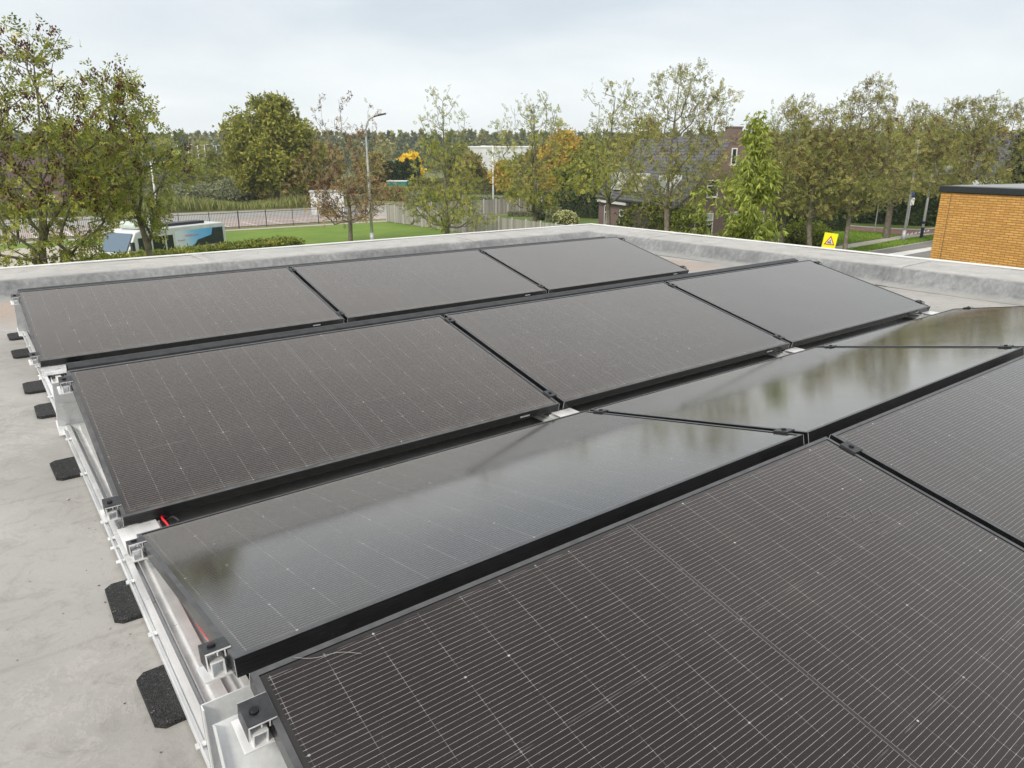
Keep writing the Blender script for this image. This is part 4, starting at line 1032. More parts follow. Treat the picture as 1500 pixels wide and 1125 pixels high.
# the printed picture: flat coloured shapes in the wrap
mx0, mx1, mz0, mz1 = 3.35, BL-0.22, 1.22, BH-0.24
def mur(pts, c, k, nm, rough=0.5):
    m_ = MB(); q = [(mx0+(mx1-mx0)*a, -0.008-0.004*k, mz0+(mz1-mz0)*b_) for a, b_ in pts]; q2 = [(x, y+0.003, z) for x, y, z in q]; n = len(q)
    m_.add(q+q2, [tuple(range(n)), tuple(range(n, 2*n))[::-1]]+[(i, (i+1) % n, n+(i+1) % n, n+i) for i in range(n)])
    m_.build('side_picture', c, bus)
def skyprint():
    m = mat('print_sky', (0.2, 0.5, 0.8), 0.45); n = N(m); o = n.obj(); s = n.n('SeparateXYZ'); n.l(o, s.inputs[0])
    f = n.m('ADD', n.m('MULTIPLY', n.m('SUBTRACT', s.outputs[0], mx0), 0.34), n.m('MULTIPLY', n.noise(1.3, 4, 0.6, o), 0.35))
    n.base(n.ramp(f, (0.30, (0.62, 0.68, 0.76)), (0.65, (0.20, 0.50, 0.82)), (1.2, (0.12, 0.40, 0.78)))); return m
mur([(0, 0), (1, 0), (1, 1), (0, 1)], skyprint(), 0, 'sky')
mur([(0, 0.28), (0.10, 0.22), (0.30, 0.36), (0.45, 0.50), (0.45, 0), (0, 0)], noisy('print_far_hill', (0.05, 0.13, 0.33), (0.09, 0.20, 0.42), 3, 0.5, 0), 1, 'hill')
mur([(0.16, 0.05), (0.26, 0.22), (0.38, 0.42), (0.44, 0.58), (0.62, 0.66), (0.74, 0.72), (0.78, 0.98), (1, 0.98), (1, 0), (0.16, 0)], noisy('print_forest', (0.008, 0.016, 0.022), (0.03, 0.045, 0.04), 6, 0.5, 0), 2, 'forest')
mur([(0.38, 0.16), (0.40, 0.36), (0.46, 0.40), (0.60, 0.40), (0.80, 0.34), (0.86, 0.18), (0.86, 0.10), (0.38, 0.10)], noisy('print_house', (0.45, 0.36, 0.33), (0.60, 0.52, 0.48), 5, 0.5, 0), 3, 'house')
mur([(0.36, 0.34), (0.42, 0.52), (0.70, 0.56), (0.82, 0.34)], noisy('print_house_roof', (0.012, 0.012, 0.016), (0.03, 0.03, 0.035), 5, 0.5, 0), 4, 'roof')
mur([(0, 0), (0, 0.16), (0.12, 0.10), (0.24, 0.12), (0.36, 0.13), (0.9, 0.10), (1, 0.14), (1, 0)], noisy('print_meadow', (0.10, 0.16, 0.09), (0.32, 0.34, 0.28), 5, 0.5, 0), 5, 'meadow')
mb = MB(); r_ = random.Random(5)
x = mx0+0.5
for row, (zz, n_) in enumerate(((2.30, 9), (2.08, 5))):
    x = mx0+0.15+0.55*(1-row)
    for k in range(n_):
        w = r_.uniform(0.05, 0.10); h = r_.uniform(0.07, 0.12); mb.box((x, -0.034, zz), (x+0.02, -0.031, zz+h)); mb.box((x+0.02, -0.034, zz+h*0.4), (x+w, -0.031, zz+h*0.4+0.02)); x += w+0.03
mb.build('red_lettering', mat('print_red', (0.65, 0.05, 0.07), 0.5), bus)

# ---------------------------------------------------------------- brick house
c0 = np.array([1005/1.0, 0]); 
def camxy(r_, d_): q = CAM+rt*r_+fh*d_; return np.array([q[0], q[1]])
hC = camxy(13.3, 57.0); hA = camxy(8.5, 72.0)
hd = (hC-hA)/np.linalg.norm(hC-hA); HL = float(np.linalg.norm(hC-hA)); HW = 8.4
ho = empty('brick_house', (*hA, G), (0, 0, math.atan2(hd[1], hd[0]))); tag(ho, 'purple brown brick house with steep slate roof and gable chimney behind the trees', 'house')
# local x: along the facade towards the gable; facade faces -y
EH, RH = 3.25, 8.1
mb = MB()
mb.add([(0, 0, 0), (HL, 0, 0), (HL, HW, 0), (0, HW, 0), (0, 0, EH), (HL, 0, EH), (HL, HW, EH), (0, HW, EH), (0, HW/2, RH-0.1), (HL, HW/2, RH-0.1)],
       [(0, 1, 5, 4), (2, 3, 7, 6)])
mb.build('wall', M_HBRICK, ho)
M_HG = brick('gable_brick', (0.23, 0.15, 0.135), (0.17, 0.11, 0.105), (0.20, 0.17, 0.16), 0.21, 0.065, 0.01, 'YZ')
mb = MB(); mb.add([(HL, 0, 0), (HL, HW, 0), (HL, HW, EH), (HL, HW/2, RH+0.12), (HL, 0, EH)], [(0, 1, 2, 3, 4)]); mb.build('gable_wall', M_HG, ho)
mb = MB(); mb.add([(0, 0, 0), (0, HW, 0), (0, HW, EH), (0, HW/2, RH), (0, 0, EH)], [(4, 3, 2, 1, 0)]); mb.build('gable_wall', M_HG, ho)
ov = 0.35; sl_ = (RH-EH)/(HW/2)
rf = None
mb = MB()
for sg in (-1, 1):
    e = -ov if sg < 0 else HW+ov; ez = EH-ov*sl_
    t = 0.12
    mb.add([(-0.15, e, ez), (HL-0.05, e, ez), (HL-0.05, HW/2, RH), (-0.15, HW/2, RH), (-0.15, e, ez+t), (HL-0.05, e, ez+t), (HL-0.05, HW/2, RH+t), (-0.15, HW/2, RH+t)],
           [(0, 1, 2, 3), (4, 7, 6, 5), (0, 4, 5, 1), (1, 5, 6, 2), (2, 6, 7, 3), (3, 7, 4, 0)])
rf = mb.build('roof', M_TILE, ho)
mb = MB(); mb.box((HL-0.95, HW/2-0.45, RH-0.6), (HL+0.02, HW/2+0.45, RH+0.62)); mb.box((HL-1.0, HW/2-0.5, RH+0.62), (HL+0.07, HW/2+0.5, RH+0.72)); mb.build('chimney', M_HG, rf)
mb = MB(); mb.box((0.0, -ov-0.12, EH-ov*sl_-0.05), (HL-0.05, -ov, EH-ov*sl_+0.07)); mb.build('gutter', M_SEAL, ho)
mb = MB(); mb.tube([(7.2, -0.08, 0), (7.2, -0.08, EH-0.5)], 0.05, 8); mb.build('downpipe', M_SEAL, ho)
def window(x0, x1, z0, z1, face='f', blind=0.0, split=True):
    T = (lambda a, y, z: (a, y, z)) if face == 'f' else (lambda a, y, z: (HL-y, a, z))
    w_ = 0.09; mb = MB(); yo, yi = -0.05, 0.02
    mb.box((x0, yo, z0), (x1, yi, z0+w_), 0, T); mb.box((x0, yo, z1-w_), (x1, yi, z1), 0, T); mb.box((x0, yo, z0+w_), (x0+w_, yi, z1-w_), 0, T); mb.box((x1-w_, yo, z0+w_), (x1, yi, z1-w_), 0, T)
    if split: zz = z0+(z1-z0)*0.66; mb.box((x0+w_, yo, zz-0.04), (x1-w_, yi, zz+0.04), 0, T)
    mb.box((x0-0.08, yo-0.06, z0-0.07), (x1+0.08, yi, z0-0.002), 0, T)
    f = mb.build('window', M_WHITE, ho)
    mb = MB(); mb.box((x0+w_, -0.022, z0+w_), (x1-w_, -0.012, z1-w_), 0, T); mb.build('pane', M_WIN, f)
    if blind: mb = MB(); mb.box((x0+w_, -0.028, z1-w_-(z1-z0)*blind), (x1-w_, -0.024, z1-w_), 0, T); mb.build('blind', M_CURT, f)
window(9.0, 10.3, 0.55, 2.55); window(12.1, 13.5, 0.35, 2.3)
window(1.4, 1.9, 0.3, 2.2); window(4.7, 5.6, 0.3, 2.0)
mb = MB(); mb.box((0.3, -0.35, 2.45), (6.4, -0.0, 2.7)); mb.build('porch_fascia', M_WHITE, ho)
window(1.2, 2.7, 0.7, 2.4, 'g', 0.5); window(4.1, 5.3, 0.7, 2.45, 'g', 0.55); window(6.4, 7.4, 0.7, 2.45, 'g', 0.4)
window(1.9, 2.9, 3.6, 4.9, 'g'); window(5.0, 6.0, 3.6, 4.9, 'g'); window(3.85, 4.35, 6.0, 7.25, 'g', 0, False)
for dx in (2.6, 6.3, 11.6):        # dormer lights in the slope
    mb = MB(); zb = EH+0.45; yb = 0.25
    mb.box((dx, yb-0.25, zb), (dx+1.3, yb+1.1, zb+1.5)); d_o = mb.build('dormer', M_WHITE, ho)
    mb = MB(); mb.box((dx+0.12, yb-0.27, zb+0.15), (dx+1.18, yb-0.252, zb+1.35)); mb.build('pane', M_CURT, d_o)

# far left house, white hall, far right roofs
def simple_house(name, lab, u, D, L, W, e, rh, az, mw, mr, wins=3, flat=False):
    q = P(u, 228, D); o = empty(name, (q[0], q[1], G), (0, 0, ra+az)); tag(o, lab, 'building')
    mb = MB(); mb.box((-L/2, 0, 0), (L/2, W, e)); mb.build('wall', mw, o)
    mb = MB()
    if flat: mb.box((-L/2-0.3, -0.3, e+0.003), (L/2+0.3, W+0.3, e+0.45))
    else:
        mb.add([(-L/2-0.3, -0.4, e-0.1), (L/2+0.3, -0.4, e-0.1), (L/2+0.3, W+0.4, e-0.1), (-L/2-0.3, W+0.4, e-0.1), (-L/2-0.3, W/2, rh), (L/2+0.3, W/2, rh)], [(0, 1, 5, 4), (2, 3, 4, 5), (1, 2, 5), (3, 0, 4), (3, 2, 1, 0)])
    mb.build('roof', mr, o)
    for i in range(wins):
        x = -L/2+L*(i+0.5)/wins
        mb = MB(); mb.box((x-0.8, -0.05, 0.9), (x+0.8, -0.003, min(e-0.4, 2.3))); w_ = mb.build('window', M_WHITE, o)
        mb = MB(); mb.box((x-0.68, -0.07, 1.02), (x+0.68, -0.052, min(e-0.4, 2.3)-0.12)); mb.build('pane', M_WIN, w_)
    return o
simple_house('far_house', 'brown house with dark red roof at the far left behind the ash tree', -8, 88, 13, 9, 3.2, 7.0, 0.15, M_HBRICK, M_TILER, 4)
simple_house('white_hall', 'long white industrial hall far behind the lamp and orange trees', 722, 260, 28, 30, 9.4, 9, -0.12, noisy('hall_cladding', (0.46, 0.48, 0.50), (0.56, 0.58, 0.60), 0.5, 0.6, 0), M_WHITE, 7, True)
simple_house('far_house', 'grey roofed white house at the far right behind the street trees', 1478, 95, 12, 9, 4.2, 9.4, 0.2, M_WHITE, M_TILE, 3)
simple_house('low_shed', 'low dark roofed shed among the right background trees', 1420, 110, 14, 8, 3.2, 5.6, 0.1, M_HBRICK, M_TILER, 3)
simple_house('far_barn', 'long low dark barn on the horizon right of the round tree', 563, 330, 26, 10, 3.5, 5.4, 0.0, M_SEAL, M_SEAL, 3)
# white transformer kiosk and green container
q = P(478, 228, 88); kk = empty('white_kiosk', (q[0], q[1], G), (0, 0, ra+0.2)); tag(kk, 'pale grey kiosk behind the rust coloured sparse tree', 'kiosk')
mb = MB(); mb.box((-2.2, 0, 0), (1.6, 2.4, 2.6)); mb.build('walls', M_POLEW, kk); mb = MB(); mb.box((-2.35, -0.15, 2.603), (1.75, 2.55, 2.75)); mb.build('roof', M_POLE, kk)
mb = MB(); mb.box((-0.9, -0.05, 0.05), (0.2, -0.004, 2.1)); mb.build('door', M_POLE, kk)
q = P(579, 228, 125); ct = empty('green_container', (q[0], q[1], G+2.35), (0, 0, ra)); tag(ct, 'teal green container with pale top edge behind the clipped hedge', 'container')
mb = MB(); mb.box((-1.65, 0, -2.35), (1.65, 2.4, 0.22)); 
for k in range(10): mb.box((-1.6+k*0.33, -0.03, -1.5), (-1.45+k*0.33, 0.0, 0.15))
mb.build('box', M_TEAL, ct); mb = MB(); mb.box((-1.7, -0.04, 0.223), (1.7, 2.44, 0.36)); mb.build('top_rim', M_POLEW, ct)

# ---------------------------------------------------------------- trees
def base_at(u, D): q = P(u, 228, D); return (float(q[0]), float(q[1]), G)
def tree_at(lab, u, D, vtop, crown0, prof, leaf, seed, **k):
    H = top_z(vtop, D)-G; return make_tree(k.pop('name', 'ash_tree'), lab, base_at(u, D), H, crown0, prof, leaf, seed, **k)
ASH = [(0, 0.55), (0.2, 0.95), (0.45, 1.0), (0.75, 0.7), (1.0, 0.18)]
def pr(w, shape=ASH): return [(t, r_*w) for t, r_ in shape]
tree_at('large ash tree with brown seed clusters at the far left', 52, 19, 38, 4.0, pr(2.5, [(0, 0.35), (0.25, 0.75), (0.55, 1.0), (0.85, 0.85), (1, 0.5)]), L_ASH, 11, n_tips=330, per=8, size=0.26, trunk_r=0.12, seeds=330, seed_low=0.25, lobes=0.15, thr=0.7, spread=0.11, sparse_top=0.3, seed_size=0.2)
tree_at('second ash tree right of the large left one, behind the parapet', 184, 21, 98, 4.9, pr(1.9, [(0, 0.3), (0.2, 0.65), (0.45, 1.0), (0.7, 0.7), (1, 0.3)]), L_ASH, 12, n_tips=150, per=9, size=0.26, trunk_r=0.09, seeds=60, seed_low=0.2, lobes=0.25, thr=0.8, spread=0.12, sparse_top=0.4, seed_size=0.18)
leafy_block('laurel_shrub', 'bushy green shrub at the left edge below the ash tree', 'shrub', (*base_at(8, 17.5)[:2], G), (3.2, 2.6, 3.9), 0.3, L_ASH, 13, 2600, 0.2, 'ash', round_=1, jitter=0.3)
tree_at('sparse rust coloured tree with seed clusters on bare top shoots', 505, 57, 135, 2.2, pr(4.6, [(0, 0.55), (0.2, 1.0), (0.38, 0.85), (0.55, 0.55), (0.8, 0.5), (1, 0.45)]), L_RUST, 14, n_tips=260, per=5, size=0.36, trunk_r=0.17, seeds=330, seed_low=0.0, thr=0.8, spread=0.2, sparse_top=0.9, seed_size=0.26)
tree_at('slim green street tree left of the white street lamp', 652, 60, 116, 1.6, pr(3.4, [(0, 0.8), (0.25, 1.0), (0.5, 0.6), (0.75, 0.55), (1, 0.15)]), L_ASH, 15, n_tips=240, per=9, size=0.36, trunk_r=0.20, seeds=0, thr=0.6, spread=0.24, sparse_top=0.85)
tree_at('slim green street tree right of the white street lamp', 783, 62, 122, 2.6, pr(3.7, [(0, 0.45), (0.2, 0.95), (0.45, 0.9), (0.7, 0.8), (1, 0.3)]), L_ASH, 16, n_tips=250, per=9, size=0.36, trunk_r=0.19, seeds=0, thr=0.6, spread=0.24, sparse_top=0.75)
tree_at('green street tree before the left end of the brick house', 897, 56, 118, 4.2, pr(3.3, [(0, 0.6), (0.2, 1.0), (0.5, 0.95), (0.75, 0.7), (1, 0.4)]), L_ASH, 17, n_tips=260, per=5, size=0.36, trunk_r=0.17, seeds=50, thr=0.6, spread=0.22, sparse_top=0.55)
tree_at('broad street tree before the middle of the brick house', 986, 50, 96, 4.2, pr(3.7, [(0, 0.6), (0.2, 0.95), (0.5, 1.0), (0.8, 0.8), (1, 0.4)]), L_ASHB, 18, n_tips=360, per=9, size=0.32, trunk_r=0.19, seeds=220, thr=0.6, spread=0.2, sparse_top=0.35, seed_size=0.17)
make_tree('cherry_tree', 'leafy tree with long drooping bright leaves covering the house gable', base_at(1106, 25), top_z(160, 25)-G, 1.4, pr(1.12, [(0, 0.9), (0.3, 1.0), (0.6, 0.8), (0.8, 0.35), (1, 0.08)]), L_LIME, 19, n_tips=200, per=17, size=0.24, kind='long', trunk_r=0.10, thr=0.9, spread=0.16, bark=M_BARK)
make_tree('cherry_tree', 'lower leafy tree with long drooping leaves left of the taller one', base_at(1025, 24), top_z(262, 24)-G, 1.2, pr(1.25, [(0, 1.0), (0.4, 0.9), (0.7, 0.4), (1, 0.1)]), L_LIME, 20, n_tips=65, per=9, size=0.24, kind='long', trunk_r=0.07, thr=0.7, spread=0.16)
SQ = [(0, 0.45), (0.2, 0.9), (0.5, 1.0), (0.8, 0.75), (1.0, 0.3)]
tree_at('street tree just right of the drooping leafy tree', 1158, 54, 143, 3.2, pr(3.3, SQ), L_ASHB, 21, n_tips=330, per=9, size=0.34, trunk_r=0.18, seeds=160, thr=0.6, spread=0.2, sparse_top=0.35, seed_size=0.2)
tree_at('bronze street tree behind the yellow warning sign', 1205, 50, 160, 3.2, pr(2.9, SQ), L_ASHB, 22, n_tips=320, per=9, size=0.34, trunk_r=0.17, seeds=250, thr=0.6, spread=0.19, sparse_top=0.35, seed_size=0.2)
tree_at('tall spiky street tree right of the yellow warning sign', 1256, 49, 115, 3.4, pr(3.4, [(0, 0.4), (0.2, 0.95), (0.5, 1.0), (0.7, 0.7), (1.0, 0.4)]), L_ASHB, 23, n_tips=370, per=9, size=0.32, trunk_r=0.15, seeds=380, thr=0.6, spread=0.19, sparse_top=0.5, seed_size=0.2)
tree_at('street tree with a sturdy trunk between cycle path and pale path', 1316, 62, 150, 3.6, pr(3.7, SQ), L_ASHB, 24, n_tips=330, per=9, size=0.38, trunk_r=0.26, seeds=240, thr=0.6, spread=0.22, sparse_top=0.4, seed_size=0.22)
tree_at('street tree above the blue and white sign', 1362, 74, 160, 4.0, pr(4.2, SQ), L_ASH, 25, n_tips=300, per=9, size=0.42, trunk_r=0.24, seeds=120, thr=0.5, spread=0.36, sparse_top=0.2, seed_size=0.15)
tree_at('round crowned bronze tree above the ochre brick building', 1424, 55, 143, 4.2, pr(3.9, [(0, 0.6), (0.25, 1.0), (0.6, 1.0), (0.85, 0.75), (1.0, 0.4)]), L_ASHB, 26, n_tips=420, per=9, size=0.34, trunk_r=0.2, seeds=420, thr=0.5, spread=0.2, sparse_top=0.15, seed_size=0.22)
tree_at('dark evergreen tree at the right edge of the picture', 1515, 60, 178, 1.5, pr(2.8, [(0, 1), (0.4, 0.9), (0.8, 0.5), (1, 0.15)]), L_DARK, 27, name='evergreen_tree', n_tips=260, per=18, size=0.45, kind='tuft', trunk_r=0.2, thr=0.2, spread=0.3)
make_tree('round_tree', 'big dense round green tree on the left middle ground', base_at(398, 108), top_z(142, 108)-G, 2.6, pr(6.9, [(0, 0.7), (0.25, 1.0), (0.5, 0.95), (0.75, 0.7), (0.95, 0.4), (1, 0.25)]), L_ROUND, 28, n_tips=560, per=17, size=0.62, kind='tuft', trunk_r=0.4, thr=0.35, spread=0.55, lobes=0.2)
# background trees beyond the gardens
BG = [('orange autumn tree behind the slim street trees', 826, 120, 194, 4.4, L_ORNG), ('second orange tree left of the larger orange one', 738, 135, 240, 2.2, L_ORNG), ('yellow orange tree between the two orange trees', 790, 128, 212, 3.2, L_OLIV),
      ('olive tree behind the white lamp', 690, 140, 222, 2.6, L_OLIV), ('dark green tree right of the orange tree', 868, 115, 205, 4.2, L_DEEP), ('small green tree behind the green wire fence', 765, 145, 230, 3.0, L_DEEP), ('green tree left of the brick house roof', 850, 90, 232, 3.0, L_HEDG),
      ('tall green tree behind the brick house ridge', 940, 100, 175, 4.6, L_OLIV), ('green tree right of the chimney', 1100, 85, 190, 4.0, L_DEEP), ('dark tree behind the bronze street tree', 1195, 90, 208, 4.6, L_DEEP), ('dark tree behind the spiky tree', 1260, 95, 205, 4.6, L_DEEP),
      ('broad dark tree behind the cycle path', 1330, 98, 205, 5.2, L_DEEP), ('olive tree left of the far right house', 1395, 98, 200, 5.0, L_OLIV), ('olive tree above the far right roof', 1455, 105, 185, 4.6, L_OLIV), ('olive tree at the right picture edge far away', 1505, 110, 186, 5.0, L_OLIV),
      ('green tree at the left edge far behind the yard', -10, 95, 190, 5.0, L_DEEP), ('green tree right of the far left house', 75, 105, 205, 5.0, L_DEEP), ('small meadow tree left of the round tree', 310, 190, 221, 2.6, L_DEEP),
      ('dark meadow tree at the far left of the distant lamps', 248, 230, 219, 3.0, L_DEEP), ('olive tree right of the round tree', 462, 120, 210, 4.2, L_OLIV), ('green tree left of the conifer row', 545, 150, 222, 3.4, L_OLIV), ('yellow topped tree behind the conifer row, left one', 594, 178, 229, 1.8, L_YELL),
      ('yellow topped tree behind the conifer row, right one', 604, 176, 226, 2.0, L_YELL), ('dark green tree behind slim street tree', 675, 160, 215, 4.0, L_DEEP), ('dark tree behind the left end of the house roof', 905, 108, 205, 4.4, L_DEEP)]
for i, (lab, u, D, vt, w, lf) in enumerate(BG):
    make_tree('background_tree', lab, base_at(u, D), top_z(vt, D)-G, 1.2, pr(w, [(0, 0.8), (0.3, 1.0), (0.7, 0.75), (1.0, 0.25)]), lf, 100+i, n_tips=130, per=12, size=0.32+D*0.0035, kind='tuft', trunk_r=0.2, thr=0.3, spread=0.2+w*0.07, group='background trees', bark=M_BARKD)
# row of columnar conifers
for i, u in enumerate((568, 572.5, 577, 581.5, 586, 591, 596, 601.5, 606.5, 611)):
    D = 150; H = top_z(236+(i % 3)*1.2-(i > 4)*3, D)-G
    names = ['first', 'second', 'third', 'fourth', 'fifth', 'sixth', 'seventh', 'eighth', 'ninth', 'tenth']
    make_tree('columnar_conifer', '%s dark columnar conifer from the left in the row behind the green container' % names[i], base_at(u, D), H, 0.3, [(0, 0.36), (0.5, 0.40), (0.85, 0.25), (1, 0.05)], L_DARK, 200+i, n_tips=60, per=14, size=0.5, kind='tuft', trunk_r=0.1, thr=0, spread=0.13, group='columnar conifers', cat='conifer', leader=0.95)

# ---------------------------------------------------------------- hedges and shrubs
def hedge(lab, a, b, w, h, leaf, seed, n, size=0.22, name='hedge', cat='hedge', z=G):
    a = np.array(a[:2]); b = np.array(b[:2]); m_ = (a+b)/2; d = b-a
    return leafy_block(name, lab, cat, (*m_, z), (float(np.linalg.norm(d)), w, h), math.atan2(d[1], d[0]), leaf, seed, n, size)
hedge('yellow green hedge running before the bus, just beyond the parapet', base_at(100, 28.0), base_at(420, 35.5), 1.5, 2.85, L_HEDG, 301, 12000, 0.15)
hedge('clipped brown green hedge below the green container', g(540, 293), g(672, 297), 1.6, 2.0, L_OLIV, 302, 3000, 0.35)
hedge('long green hedge behind the green wire fence', g(600, 284), g(1010, 286), 2.0, 2.6, L_DEEP, 303, 6000, 0.4)
hedge('dark tall hedge between the garden lawn and the brick house', g(815, 316), g(880, 320), 1.5, 2.6, L_DARK, 304, 3500, 0.22)
hedge('grey green low planting at the foot of the back garden fence', g(745, 316.5), g(800, 317.5), 1.0, 0.5, L_GREY, 305, 900, 0.16)
hedge('dark clipped hedge block right of the drooping leafy tree', g(1100, 338), g(1170, 340), 2.5, 2.2, L_DARK, 306, 3500, 0.2)
hedge('tall dark hedge behind the warning sign', g(1165, 334), g(1236, 340), 1.2, 3.0, L_DARK, 307, 5000, 0.2)
hedge('long dark hedge beyond the cycle path', g(1215, 324), g(1385, 331.5), 2.2, 3.4, L_DARK, 308, 9000, 0.3)
hedge('dark background hedge behind the left street trees on the right', g(1120, 318), g(1215, 322), 2.2, 4.5, L_DARK, 311, 6000, 0.3)
hedge('low hedge across the far side of the garden', g(690, 300), g(860, 300), 1.2, 1.0, L_GREY, 309, 2500, 0.25)
leafy_block('flowering_shrub', 'rounded shrub covered in cream yellow flowers on the garden lawn', 'shrub', (*g(828, 332), G), (2.4, 2.2, 1.45), 0, L_DEEP, 310, 1200, 0.18, round_=1, flowers=420)
SH = [('round dark shrub at the corner of the wooden fence', 800, 322, 2.0, 1.9, L_DARK), ('grey green shrub before the dark garden hedge', 812, 324, 1.6, 1.5, L_GREY), ('grey leafed bush at the foot of the slim tree left of the lamp', 612, 306, 3.4, 2.2, L_GREY), ('green bush beside the slim tree', 632, 318, 3.2, 2.6, L_HEDG),
      ('green bush before the house porch', 936, 358, 3.8, 3.0, L_HEDG), ('yellow green bush beside the house downpipe', 966, 356, 2.6, 3.7, L_HEDG), ('tall loose bush before the corner of the brick house', 1008, 366, 2.6, 3.2, L_LIME), ('dark low shrub below the gable window', 1075, 352, 3.4, 1.4, L_DARK), ('leafy shrub left of the warning sign', 1180, 356, 3.4, 1.6, L_LIME), ('small leafy shrub beside the warning sign', 1200, 362, 2.0, 1.3, L_LIME)]
for i, (lab, u, v, w, h, lf) in enumerate(SH):
    leafy_block('shrub', lab, 'shrub', (*g(u, v), G), (w, w*0.9, h), 0.2*i, lf, 320+i, 1100, 0.24, round_=1, group='garden shrubs', jitter=0.25)
# scrub behind the road: willow bushes
SC = [(225, 296, 9, 4.2, L_GREY), (262, 290, 9, 5.2, L_DEEP), (290, 288, 8, 5.0, L_HEDG), (318, 291, 7, 4.2, L_DEEP), (345, 293, 7, 3.2, L_GREY), (285, 298, 10, 2.6, L_GREY), (330, 298, 9, 2.3, L_GREY), (250, 300, 9, 2.4, L_GREY), (195, 298, 9, 3.4, L_DEEP), (372, 292, 6, 2.6, L_OLIV),
      (150, 298, 9, 3.6, L_GREY), (440, 288, 7, 3.0, L_OLIV), (415, 284, 8, 3.5, L_OLIV), (520, 283, 7, 2.6, L_OLIV)]
nm = ['willow bush behind the pale lamp pole', 'tall willow bush left of the meadow view', 'yellow green willow bush behind the reeds', 'willow bush right of the yellow green one', 'low grey bush near the round tree', 'grey scrub clump behind the reeds', 'grey scrub clump left of the round tree', 'grey scrub clump behind the bus', 'dark bush behind the left ash tree', 'olive bush at the foot of the round tree',
      'grey bush far behind the left ash tree', 'olive bush right of the round tree trunk', 'olive bush behind the round tree', 'olive bush behind the lawn lamp']
for i, (u, v, w, h, lf) in enumerate(SC):
    leafy_block('scrub_bush', nm[i], 'bush', (*g(u, v), G), (w, w*0.8, h), 0.3*i, lf, 350+i, 1500, 0.42, round_=1, group='scrub bushes behind the road', jitter=0.35)
# reeds
r = np.random.default_rng(41); n = 26000
x = r.uniform(-110, 40, n); yb = 110-(x+140)*17.5/200; y = yb+r.uniform(1.0, 9.5, n)
hh = r.uniform(0.9, 1.9, n)*(0.8+0.3*np.sin(x*0.35))
p0 = np.stack([x, y, np.full(n, G)], 1); d = unit(np.stack([r.normal(0, 0.15, n), r.normal(0, 0.15, n), np.ones(n)], 1)); s_ = unit(np.cross(d, rand_dirs(n, r)))
tag(quads('reeds', diamonds(p0, d, s_, hh, 0.07), r.uniform(0, 1, n), L_REED), kind='stuff')
# grass tufts on lawns and verges nearest the building
def tufts(name, poly, n, h, lf, seed, z=G):
    r = np.random.default_rng(seed); P0 = np.array(poly); lo, hi = P0.min(0), P0.max(0); q = r.uniform(lo, hi, (n*3, 2)); inside = np.zeros(len(q), bool); j = len(P0)-1
    for i in range(len(P0)):
        xi, yi = P0[i]; xj, yj = P0[j]
        inside ^= ((yi > q[:, 1]) != (yj > q[:, 1])) & (q[:, 0] < (xj-xi)*(q[:, 1]-yi)/(yj-yi+1e-12)+xi); j = i
    q = q[inside][:n]; n = len(q); p0 = np.concatenate([q, np.full((n, 1), z)], 1)
    d = unit(np.stack([r.normal(0, 0.5, n), r.normal(0, 0.5, n), np.ones(n)], 1)); s_ = unit(np.cross(d, rand_dirs(n, r)))
    tag(quads(name, diamonds(p0, d, s_, r.uniform(0.5, 1.2, n)*h, h*0.25), r.uniform(0, 1, n), lf), kind='stuff')
L_GRASS = foliage('grass_blades', ((0.1, (0.09, 0.16, 0.02)), (0.6, (0.15, 0.25, 0.03)), (1.0, (0.24, 0.32, 0.05))), 0.3)
#tufts('lawn_grass', [(14, 45), (36, 45), (36, 69.3), (14, 69.3)], 26000, 0.10, L_GRASS, 51)
tufts('verge_grass', [g(1180, 380), g(1262, 370), g(1372, 351), g(1372, 344), g(1318, 352), g(1242, 366)], 9000, 0.16, L_GRASS, 52)
tufts('verge_grass', [g(1150, 350), g(1240, 357), g(1316, 345), g(1290, 341), g(1244, 338), g(1130, 340)], 14000, 0.13, L_GRASS, 53)
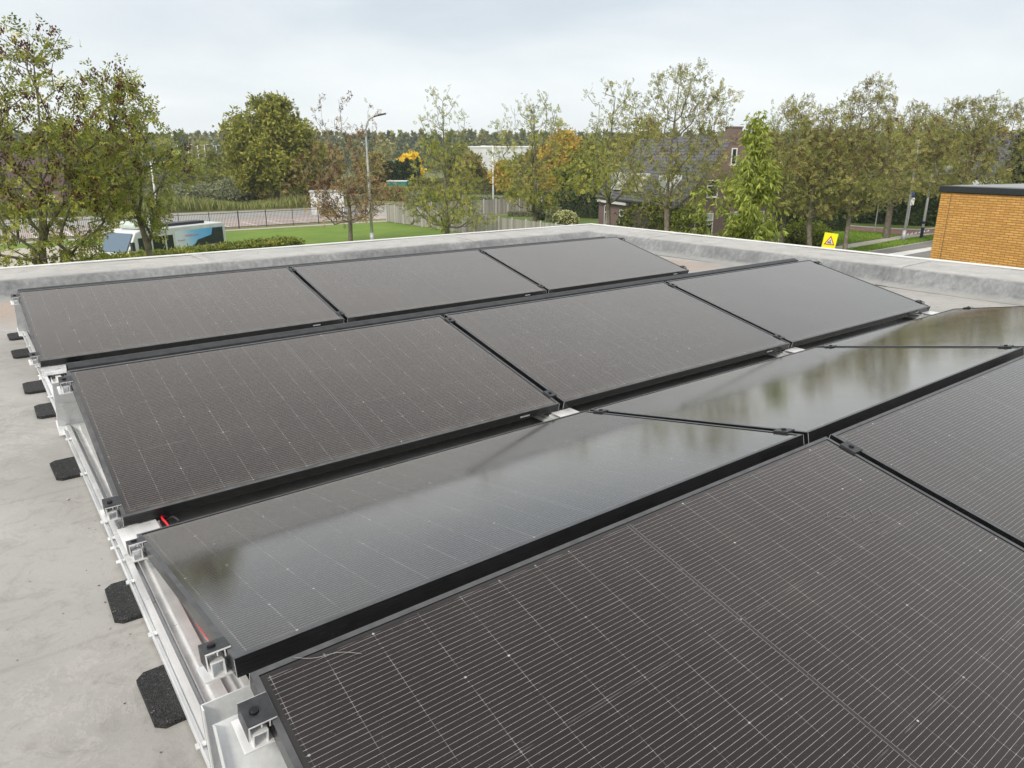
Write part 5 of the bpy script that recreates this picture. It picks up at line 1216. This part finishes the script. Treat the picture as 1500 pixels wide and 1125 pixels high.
#tufts('garden_grass', [(37, 48), (58, 48), (58, 69), (37, 69)], 16000, 0.10, L_GRASS, 54)
# the far wood on the horizon
def far_wood(name, u0, u1, D0, D1, vt, n, seed, lf, q=130, sz=1.5):
    r = np.random.default_rng(seed); Q = []; T = []
    for i in range(n):
        u = u0+(u1-u0)*(i+r.uniform(-0.5, 0.5))/n; D = r.uniform(D0, D1); b = P(u, 228, D); H = (top_z(vt, D)-G)*r.uniform(0.88, 1.04); w = r.uniform(2.2, 4.4)*D/330
        t = r.uniform(0, 1, q); an = r.uniform(0, 6.283, q); rr = w*np.sqrt(np.clip(1-(2*np.clip(t, 0.2, 1)-0.75)**2, 0.02, 1))*r.uniform(0.5, 1, q)
        p_ = np.stack([b[0]+rr*np.cos(an), b[1]+rr*np.sin(an), G+H*(0.05+0.95*t)], 1)
        d = unit(np.stack([np.cos(an)*0.6, np.sin(an)*0.6, np.full(q, 0.5)], 1)+r.normal(0, 0.5, (q, 3))); s_ = unit(np.cross(d, rand_dirs(q, r)))
        Q.append(diamonds(p_-d*0.4, d, s_, sz*r.uniform(0.7, 1.3, q), sz*0.38)); T.append(np.clip(r.uniform(0.1, 0.9)+r.normal(0, 0.12, q), 0, 1))
    tag(quads(name, np.concatenate(Q), np.concatenate(T), lf), kind='stuff')
far_wood('far_wood', -250, 1750, 400, 470, 193, 330, 61, L_FAR, 260, 2.2)
far_wood('far_treeline', -200, 1700, 300, 380, 210, 200, 62, L_FAR, 200, 1.8)
# ---------------------------------------------------------------- the air
mb = MB(); mb.box((-900, -900, G-1.0), (900, 900, 26.0))
hz = bpy.data.materials.new('air'); hz.use_nodes = True; hn = hz.node_tree; hn.nodes.clear()
ho_ = hn.nodes.new('ShaderNodeOutputMaterial'); pv = hn.nodes.new('ShaderNodeVolumePrincipled')
pv.inputs['Color'].default_value = (0.86, 0.93, 1.0, 1); pv.inputs['Density'].default_value = 0.0003; pv.inputs['Anisotropy'].default_value = 0.2
hn.links.new(pv.outputs[0], ho_.inputs['Volume'])
tag(mb.build('haze', hz), kind='stuff')
